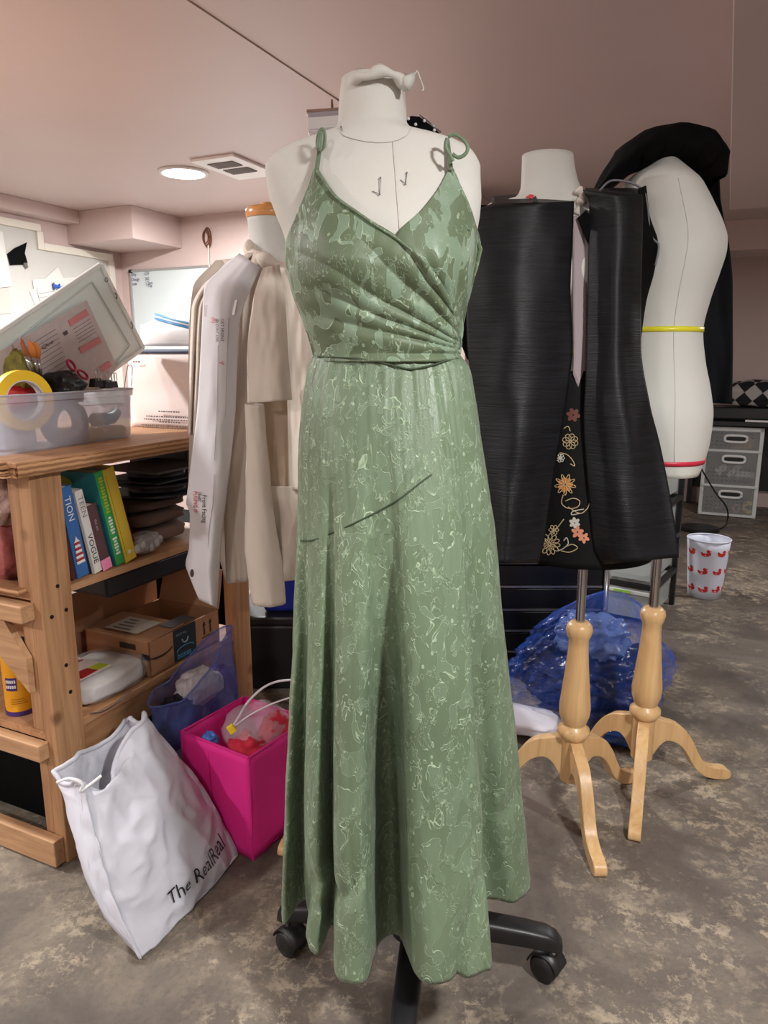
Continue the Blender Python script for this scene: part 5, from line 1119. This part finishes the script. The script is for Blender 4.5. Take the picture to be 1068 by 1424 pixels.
def petals(cx_, cy_, r_, n, mat, nm, fillm=None, ph=0, asp=.45):
    for k in range(n):
        f = ph+2*PI*k/n; d = (math.cos(f), math.sin(f)); e_ = (-d[1], d[0]); pts = []
        for j in range(13):
            g = PI*2*j/12; rr_ = r_*(.55+.45*math.cos(g)); ww = r_*asp*.5*math.sin(g); pts.append((cx_+d[0]*rr_+e_[0]*ww, cy_+d[1]*rr_+e_[1]*ww))
        if fillm: obj(nm+'_petal', MB().poly3([brp(x, y, .002) for x, y in pts[:-1]], (0, -.0006, 0)), fillm, sk)
        else: obj(nm+'_petal', MB().tube([brp(x, y) for x, y in pts], .0011, 5), mat, sk, smooth=True)
def scroll(pts, mat, r_=.0013): obj('vine', MB().tube(cr([brp(x, y) for x, y in pts], 5), r_, 5), mat, sk, smooth=True)
petals(793, 614, 11, 8, GOLD, 'gold_flower', None, .3, .7); petals(786, 674, 11, 7, ORG_, 'orange_flower', ORG_, 0, .6); petals(786, 674, 15, 9, GOLD, 'orange_fringe', None, -.5, .25)
petals(764, 757, 15, 12, GOLD, 'gold_star', None, .1, .4); petals(799, 727, 8, 6, SILV, 'silver_flower', SILV, .4, .6); petals(803, 740, 9, 5, PEACH, 'peach_flower', PEACH, 1, .6); petals(812, 748, 8, 5, PEACH, 'peach_flower', PEACH, .3, .6)
petals(797, 577, 10, 6, RUSTT, 'rust_flower', RUSTT, .2, .6); petals(779, 637, 6, 7, SILV, 'silver_bud', None, 0, .6); petals(770, 737, 7, 6, GOLD, 'gold_bud', None, 0, .6)
scroll([(778, 630), (788, 632), (796, 640), (799, 648), (793, 645)], GOLD); scroll([(783, 688), (781, 700), (790, 707), (803, 705), (806, 697), (797, 693), (786, 697)], GOLD); scroll([(790, 705), (806, 714), (816, 708), (820, 700)], GOLD); scroll([(806, 714), (795, 716), (797, 711), (812, 708)], SILV)
scroll([(784, 752), (788, 748), (790, 756), (783, 763), (776, 766)], SILV); scroll([(780, 766), (792, 768), (803, 762), (795, 757), (784, 762)], GOLD); scroll([(766, 742), (774, 735), (784, 722)], GOLD); scroll([(784, 596), (790, 593), (793, 600)], GOLD)
# black coat thrown over the profile form
co = thing('black_coat', 'black coat thrown over the shoulder of the profile form', 'coat', Vector((.85, YB+.1, za(560, YB))))
def hood(u, v):
    # crumpled roll lying over the shoulders
    P_ = [(832, 268, .0), (852, 244, .0), (872, 222, .0), (900, 208, .0), (930, 205, .0), (960, 212, .0), (984, 226, .0), (990, 252, .0)]
    R0 = [.02, .035, .05, .058, .062, .06, .052, .035]
    n = len(P_)-1; s = v*n; i = min(n-1, int(s)); t_ = s-i
    a, b = P_[i], P_[i+1]; c_ = atY(lerp(a[0], b[0], t_), lerp(a[1], b[1], t_), YB); r_ = lerp(R0[i], R0[i+1], t_)
    f = 2*PI*u; d = (b[0]-a[0], b[1]-a[1]); L_ = math.hypot(*d); nx, nzv = d[1]/L_, d[0]/L_
    k = 1+.13*nz(math.cos(f)*1.8, math.sin(f)*1.8, v*6)+.05*math.sin(f*5+v*9)
    return c_+(Vector((nx*-1*-1, 0, nzv))*math.cos(f)*.72+Vector((0, 1, 0))*math.sin(f)*1.9)*r_*k
obj('shoulder_roll', MB().grid(hood, 40, 50, cu=True), BLACKCL, co, smooth=True)
sheet('hanging_body', [(232, 935), (300, 945), (400, 945), (480, 950), (558, 955)], [(222, 996), (262, 1000), (300, 1006), (340, 1014), (400, 1019), (480, 1019), (562, 1018)], lambda u, v: YB+.16-.06*u, co, M('coat_navy', (14, 17, 22), .8, spec=.2), 20, 40, fold=lambda u, v: .012*math.sin(u*9+v*2)*v+.008*nz(u*4, v*5, 3))
sheet('collar_fold', [(235, 968), (262, 978), (300, 985), (330, 1000)], [(205, 985), (235, 999), (280, 1002), (330, 1012)], lambda u, v: YB+.02+.06*v, co, BLACKCL, 12, 20, fold=lambda u, v: .01*nz(u*6, v*6))
# ================================================================== right background
ct = thing('drawer_cart', 'black drawer cart with silver edge strips behind the wooden tripods', 'cart', Vector((.62, 2.95, 0)))
gx0, gx1, gy0, gy1 = .40, .905, 2.8, 3.12
def wbox(x0, x1, y0, y1, z0_, z1_): return MB().hexa([Vector(p) for p in [(x0, y0, z0_), (x1, y0, z0_), (x1, y1, z0_), (x0, y1, z0_), (x0, y0, z1_), (x1, y0, z1_), (x1, y1, z1_), (x0, y1, z1_)]])
zt = [atY(770, y, gy0).z for y in (783, 815, 847, 876, 905, 935)]
obj('carcass', wbox(gx0, gx1, gy0+.02, gy1, .04, zt[0]-.004), BLACKPL, ct, bevel=.004)
obj('cart_top', wbox(gx0-.01, gx1+.01, gy0-.005, gy1+.01, zt[0]-.004, zt[0]+.008), M('cart_silver', (150, 150, 152), .3, .8), ct, bevel=.003)
for i in range(5):
    d_ = obj('drawer', wbox(gx0+.01, gx1-.02, gy0, gy0+.02, zt[i+1]+.004, zt[i]-.012), M('drawer_black', (14, 14, 16), .35), ct, bevel=.002)
    obj('edge_strip', wbox(gx0+.008, gx1-.018, gy0-.006, gy0+.02, zt[i+1]-.006, zt[i+1]+.003), MATS['cart_silver'], d_)
obj('corner_post', MB().lathe([(.012, 0), (.012, zt[0])], (gx1, gy0, 0), 12), MATS['cart_silver'], ct, smooth=True)
obj('corner_post', MB().lathe([(.012, 0), (.012, zt[0])], (gx0, gy0, 0), 12), MATS['cart_silver'], ct, smooth=True)
# clear drawers in a black frame
tw = thing('drawer_tower', 'black framed tower of clear plastic drawers behind the vest', 'drawers', Vector((1.15, 3.3, 0)))
fx0, fx1, fy0, fy1 = .98, 1.355, 3.08, 3.46
sk_ = Vector((.4226, .9063, 0))
FB_ = M('frame_black', (26, 26, 28), .5)
tL, tR = atY(842, 868, 3.0), atY(905, 870, 3.0)
def tp_(a, b, z): return Vector((1.024, 3.411, 0))+Vector((.82, -.57, 0)).normalized()*a+Vector((.57, .82, 0)).normalized()*b+Vector((0, 0, z))
TW_, TD_ = .3, .40; zt_top = .775
for a in (0, TW_):
    for b in (0, TD_): obj('post', MB().hexa([tp_(a-.012, b-.012, 0), tp_(a+.012, b-.012, 0), tp_(a+.012, b+.012, 0), tp_(a-.012, b+.012, 0), tp_(a-.012, b-.012, zt_top), tp_(a+.012, b-.012, zt_top), tp_(a+.012, b+.012, zt_top), tp_(a-.012, b+.012, zt_top)]), FB_, tw)
DRW = M('drawer_clear', (190, 200, 200), .25, alpha=.55)
def tbox(a0, a1, b0, b1, z0_, z1_): return MB().hexa([tp_(a0, b0, z0_), tp_(a1, b0, z0_), tp_(a1, b1, z0_), tp_(a0, b1, z0_), tp_(a0, b0, z1_), tp_(a1, b0, z1_), tp_(a1, b1, z1_), tp_(a0, b1, z1_)])
for i in range(4):
    z0_ = .03+i*.19
    for q in ((0, TW_, -.012, .012), (0, TW_, TD_-.012, TD_+.012), (-.012, .012, 0, TD_), (TW_-.012, TW_+.012, 0, TD_)): obj('frame_rail', tbox(q[0], q[1], q[2], q[3], z0_+.15, z0_+.172), FB_, tw)
    d_ = obj('drawer', tbox(.014, TW_-.014, -.006, TD_-.02, z0_, z0_+.146), DRW, tw, bevel=.006)
    obj('drawer_lip', tbox(.012, TW_-.012, -.018, -.004, z0_+.12, z0_+.138), M('lip_white', (206, 208, 206), .4), d_, bevel=.003)
    obj('drawer_content', tbox(.03, TW_-.04, .03, TD_-.06, z0_+.008, z0_+.07), M('content_%d' % i, [(150, 140, 120), (190, 186, 180), (120, 120, 118), (170, 150, 110)][i], .8), d_, bevel=.01)
obj('green_label', tbox(.12, .2, -.0215, -.0185, .155, .166), M('label_green', (150, 206, 70), .6), tw)
obj('green_label', tbox(.16, .215, -.0215, -.0185, .735, .75), MATS['label_green'], tw)
# blue rubbish bag pile
gb = thing('rubbish_bag', 'big crumpled translucent blue plastic bag behind the tripods', 'bag', Vector((.70, 2.45, 0)))
GBF = film('blue_bag_film', (52, 104, 220), .17, .08, 26, 1.0)
def gbf(u, v, sc=1.0):
    f = 2*PI*u; prof = ci([(0, .30), (.25, .335), (.5, .29), (.75, .2), (.92, .1), (1, .03)], v)
    k = 1+.16*nz(math.cos(f)*1.5+4, math.sin(f)*1.5, v*2.4)-.28*abs(nz(math.cos(f)*3, math.sin(f)*3, v*4.5))-.2*abs(nz(math.cos(f)*7, math.sin(f)*7, v*9))-.12*abs(nz(math.cos(f)*15, math.sin(f)*15, v*17))+.2
    return Vector((.70+.12*v+math.cos(f)*prof*k*.8*sc, 2.46+math.sin(f)*prof*k*.62*sc, .003+v*.435*sc))
mb = MB().grid(gbf, 160, 90, cu=True); obj('film', mb, GBF, gb, smooth=True)
dk = thing('dark_clothes', 'dark shiny wrapped clothes inside the blue rubbish bag', 'clothes', Vector((.7, 2.45, 0)))
DKP = film('black_wrap', (16, 18, 30), 1, .2, 18, .9)
obj('bundle', blob(Vector((.67, 2.46, .12)), .5, (.29, .25, .2), 31, .3, 70, 44), DKP, dk, smooth=True); obj('bundle', blob(Vector((.80, 2.44, .125)), .5, (.27, .27, .21), 34, .35, 70, 44), DKP, dk, smooth=True)
tag(obj('pale_cloth', blob(Vector((.75, 2.45, .27)), .5, (.24, .2, .15), 37, .3, 70, 44), M('cloth_bluegrey', (92, 112, 160), .3, bump=.8, bs=24, var=.3, vs=14), smooth=True), 'pale cloth bundled in the top of the blue rubbish bag', 'cloth')
tag(obj('white_mailer', blob(Vector((.47, 2.28, .035)), .5, (.26, .16, .05), 40, .12, e=.5), M('mailer_white', (214, 212, 222), .3, bump=.3, bs=14), smooth=True), 'white plastic mailer on the floor at the left of the blue bag', 'mailer')
tag(obj('blue_mailer', blob(Vector((.80, 2.19, .03)), .5, (.17, .12, .05), 43, .2, e=.6), film('mailer_blue', (36, 76, 150), 1, .15, 18, .8), smooth=True), 'shiny blue plastic scrap on the floor under the tripod', 'plastic')
# duck-print wastebasket
wc = atZ(990, 836, 0)+Vector((0, .1, 0)); wc.z = 0
wbk = thing('wastebasket', 'white wastebasket printed with red ducks on the concrete floor', 'wastebasket', wc)
r0, r1, hw = .082, .107, .315
WBM = M('basket_white', (216, 220, 236), .45)
obj('bucket', MB().grid(lambda u, v: wc+Vector((math.cos(2*PI*u)*lerp(r0, r1, v), math.sin(2*PI*u)*lerp(r0, r1, v), .002+hw*v)), 48, 6, cu=True), WBM, wbk, smooth=True, solid=.002)
obj('bucket_floor', MB().lathe([(.001, .004), (r0, .004), (r0, .008), (.001, .008)], wc, 32), WBM, wbk)
obj('rolled_rim', MB().tube([wc+Vector((math.cos(f)*r1, math.sin(f)*r1, hw+.002)) for f in [2*PI*k/48 for k in range(49)]], .004, 8), WBM, wbk, smooth=True)
DUCK = [(-.5, .1), (-.42, -.18), (-.2, -.32), (.15, -.32), (.4, -.2), (.48, .02), (.4, .12), (.36, .2), (.52, .24), (.5, .32), (.38, .34), (.3, .46), (.14, .46), (.06, .36), (.06, .22), (.12, .12), (-.02, .06), (-.22, .08), (-.36, .2), (-.5, .24)]
DK = M('duck_red', (204, 40, 34), .5)
for row in range(3):
    for k in range(8):
        f0 = -PI/2-.5+k*2*PI/8+(.0 if row != 1 else -.1); zr = .055+row*.1; rad = lerp(r0, r1, zr/hw)+.0015; tl = .18*math.sin(k*2+row)
        mbd = MB(); mbd.v = []
        for x, y in DUCK:
            xx, yy = x*math.cos(tl)-y*math.sin(tl), x*math.sin(tl)+y*math.cos(tl); g = f0+xx*.052/rad; mbd.v.append(wc+Vector((math.cos(g)*(rad+yy*.004), math.sin(g)*(rad+yy*.004), zr+yy*.045)))
        mbd.f = [tuple(range(len(DUCK)))]; obj('duck_motif', mbd, DK, wbk, solid=.0006, off=1)
# clear three-drawer unit on the far side, square to the room
ub = ab(atZ(1017, 719, 0))[1]
ua0, ua1 = ab(on_b(975, 660, ub))[0], ab(on_b(1057, 660, ub))[0]; uz1 = on_b(1017, 594, ub).z
ug = thing('drawer_unit', 'white three-drawer unit with clear fronts beneath the black desk', 'drawers', room((ua0+ua1)/2, ub+.2, 0))
def ubox(a0, a1, b0, b1, z0_, z1_): return MB().rbox(ua0+a0, ua0+a1, ub+b0, ub+b1, z0_, z1_)
UW = ua1-ua0
WF = M('unit_white', (206, 208, 206), .45); CF = M('unit_clear', (170, 172, 172), .3, alpha=.34)
zr = [0.01]+[on_b(1017, y, ub).z for y in (677, 628)]+[uz1]
for x0, x1 in ((0, .03), (UW-.03, UW)): obj('side_frame', ubox(x0, x1, 0, .4, 0, uz1), WF, ug, bevel=.004)
obj('top', ubox(0, UW, 0, .4, uz1-.035, uz1), WF, ug, bevel=.004); obj('back', ubox(0, UW, .39, .4, 0, uz1), M('unit_back', (120, 120, 120), .6), ug)
for i in range(3):
    z0_, z1_ = zr[i], zr[i+1]
    d_ = obj('drawer', ubox(.032, UW-.032, -.012, -.004, z0_+.012, z1_-.03 if i == 2 else z1_-.004), CF, ug)
    obj('drawer_rail', ubox(.01, UW-.01, -.014, .02, z0_-.004, z0_+.016), WF, d_, bevel=.003)
    hz_ = z1_-.06-(.03 if i == 2 else 0); hc_ = room(ua0+UW/2+.015, ub-.016, hz_)
    obj('handle_frame', MB().tube([hc_+RX*math.copysign(abs(math.cos(f))**.5, math.cos(f))*.08+Vector((0, 0, math.copysign(abs(math.sin(f))**.5, math.sin(f))*.026)) for f in [2*PI*k/28 for k in range(29)]], .011, 8), M('handle_white', (222, 222, 222), .4), d_, smooth=True)
    obj('handle_slot', ubox(UW/2-.055, UW/2+.085, -.014, -.0125, hz_-.02, hz_+.02), BLACKINK, d_)
    hmb = MB()
    for r_ in range(4):
        for k in range(12):
            aa = .06+k*.032
            if aa < UW-.05: hmb.obox(room(ua0+aa, ub-.0125, z0_+.05+r_*.032), RX*.005, DX*.0008, (0, 0, .0035))
    o_ = obj('perforation', hmb, M('perf_dark', (96, 96, 96), .7), d_); o_['kind'] = 'stuff'
WH = M('spool_white', (224, 224, 222), .6)
for i, (dx, dz, L_, r_, lv) in enumerate([(.15, .11, .09, .035, .7), (.24, .10, .12, .032, .9), (.32, .06, .14, .035, 0)]):
    c_ = room(ua0+dx, ub+.06+.04*i, zr[1]+dz+.02); a_ = RX*math.cos(lv)+Vector((0, 0, math.sin(lv)))
    tag(obj('thread_cone', MB().tube([c_-a_*L_/2, c_+a_*L_/2], [r_, r_*.8], 14), WH, smooth=True, ang=40), ['white thread cone at the left in the middle clear drawer', 'tilted white thread cone in the middle clear drawer', 'white thread cone lying at the right of the middle drawer'][i], 'thread', 'thread cones in the middle drawer')
for i, (dx, dz, R_, cc, lb) in enumerate([(.375, .075, .05, (230, 206, 80), 'yellow ribbon roll in the bottom clear drawer'), (.28, .05, .035, (180, 150, 120), 'tan ribbon roll in the bottom clear drawer'), (.13, .06, .045, (110, 100, 104), 'grey ribbon roll at the left of the bottom clear drawer')]):
    tape_roll(room(ua0+dx, ub+.05, .032+R_), (DX.x, DX.y, .01), R_, R_*.45, .04, M('ribbon_%d' % i, cc, .6), CORE, lb)
tag(obj('tan_pouch', ubox(.2, UW-.06, .04, .3, zr[2]+.02, zr[2]+.11), M('pouch_tan', (190, 150, 90), .8), bevel=.02), 'tan pouch in the top clear drawer', 'pouch')
# desk above it
dz_ = uz1+.012
desk = thing('desk', 'black desk against the far wall over the drawer unit', 'desk', room(ua0+.4, ub+.3, 0))
DB_ = min(.55, B1-ub-.02)
obj('desk_top', ubox(-.12, UW+.9, -.05, DB_, dz_, dz_+.035), BLACKPL, desk, bevel=.004)
for x in (-.09, UW+.2, UW+.85): obj('desk_leg', ubox(x-.02, x+.02, DB_-.08, DB_-.04, 0, dz_), BLACKPL, desk)
obj('modesty_panel', ubox(-.1, UW+.85, DB_-.03, DB_-.015, .15, dz_), BLACKPL, desk)
tag(obj('black_case', ubox(-.02, UW+.3, .05, .4, dz_+.036, dz_+.14), BLACKPL, bevel=.02), 'black case lying on the far desk under plaid cloth', 'case')
t = NT('buffalo_plaid'); ck = t.n('ShaderNodeTexChecker'); ck.inputs['Scale'].default_value = 11; t.l(t.coords((1, 1, 1), (.5, .6, .78)), ck.inputs['Vector']); ck.inputs[1].default_value = lin((168, 164, 160)); ck.inputs[2].default_value = lin((26, 26, 28)); t.set(Base_Color=ck.outputs[0], Roughness=.9); PLAID = t.m
tag(obj('plaid_blanket', blob(room(ua0+.42, ub+.2, dz_+.245), .5, (.62, .34, .21), 50, .2), PLAID, smooth=True), 'black and white plaid blanket heaped on the far desk', 'blanket')
tag(obj('white_ruler', ubox(.28, .5, -.03, .0, dz_+.036, dz_+.05), WH), 'white strip lying on the front edge of the far desk', 'ruler')
lp = atZ(972, 737, 0); lb_ = thing('lamp_base', 'round black floor base with cable beside the drawer unit', 'base', lp)
obj('base_disc', MB().lathe([(.001, 0), (.14, 0), (.145, .012), (.13, .026), (.001, .03)], lp, 32), BLACKPL, lb_, smooth=True, ang=40)
obj('cable', MB().tube(cr([atY(x, y, 5.35) for x, y in [(968, 640), (980, 660), (995, 685), (1010, 705)]]+[atZ(1012, 722, .012), atZ(1006, 733, .012), atZ(985, 739, .012)], 6), .006, 6), BLACKPL, lb_, smooth=True)
# small things behind the neck of the central form
cx1 = atY(451, 174, 1.34)
wbx = thing('pin_box', 'small clear box with white label behind the neck of the dress form', 'box', cx1-Vector((0, 0, .016)))
obj('case', MB().obox(cx1+Vector((.004, 0, -.0)), Vector((.030, 0, .002)), (0, .02, 0), Vector((0, 0, .017))), CLEAR, wbx, bevel=.003)
obj('label', MB().obox(cx1+Vector((.002, -.0215, -.002)), Vector((.028, 0, .002)), (0, .001, 0), Vector((0, 0, .009))), WHITEPL, wbx)
obj('lid', MB().obox(cx1+Vector((.003, 0, .018)), Vector((.031, 0, .002)), (0, .021, 0), Vector((0, 0, .002))), M('lid_tan', (150, 116, 104), .4), wbx, bevel=.001)
obj('stick', MB().tube([cx1+Vector((.014, 0, .018)), cx1+Vector((.0135, 0, .04))], [.003, .0015], 8), M('stick_brown', (96, 58, 40), .6), wbx, smooth=True)
obj('prop', MB().tube([cx1+Vector((0, 0, -.016)), cx1+Vector((.01, -.02, -.05)), cx1+Vector((.02, -.03, -.075))], .006, 8), CLEAR, wbx, smooth=True)
cx2 = atY(588, 178, 1.33)
bx = thing('pin_cushion', 'black pin cushion with pearl-headed pins behind the form\'s shoulder', 'pin cushion', cx2)
obj('cushion', MB().poly3([atY(x, y, 1.31) for x, y in [(564, 164), (572, 160), (583, 161), (598, 172), (612, 184), (608, 200), (566, 196)]], (0, .05, 0)), BLACKCL, bx, bevel=.004)
for x, y in [(578, 173), (604, 181), (568, 165), (590, 168)]: obj('pearl_pin', MB().ball(atY(x, y, 1.306), .0026, 8, 6), WHITEPL, bx, smooth=True)
obj('steel_edge', MB().tube([atY(x, y, 1.308) for x, y in [(583, 160), (598, 171), (613, 184)]], .0014, 6), PINM, bx, smooth=True)
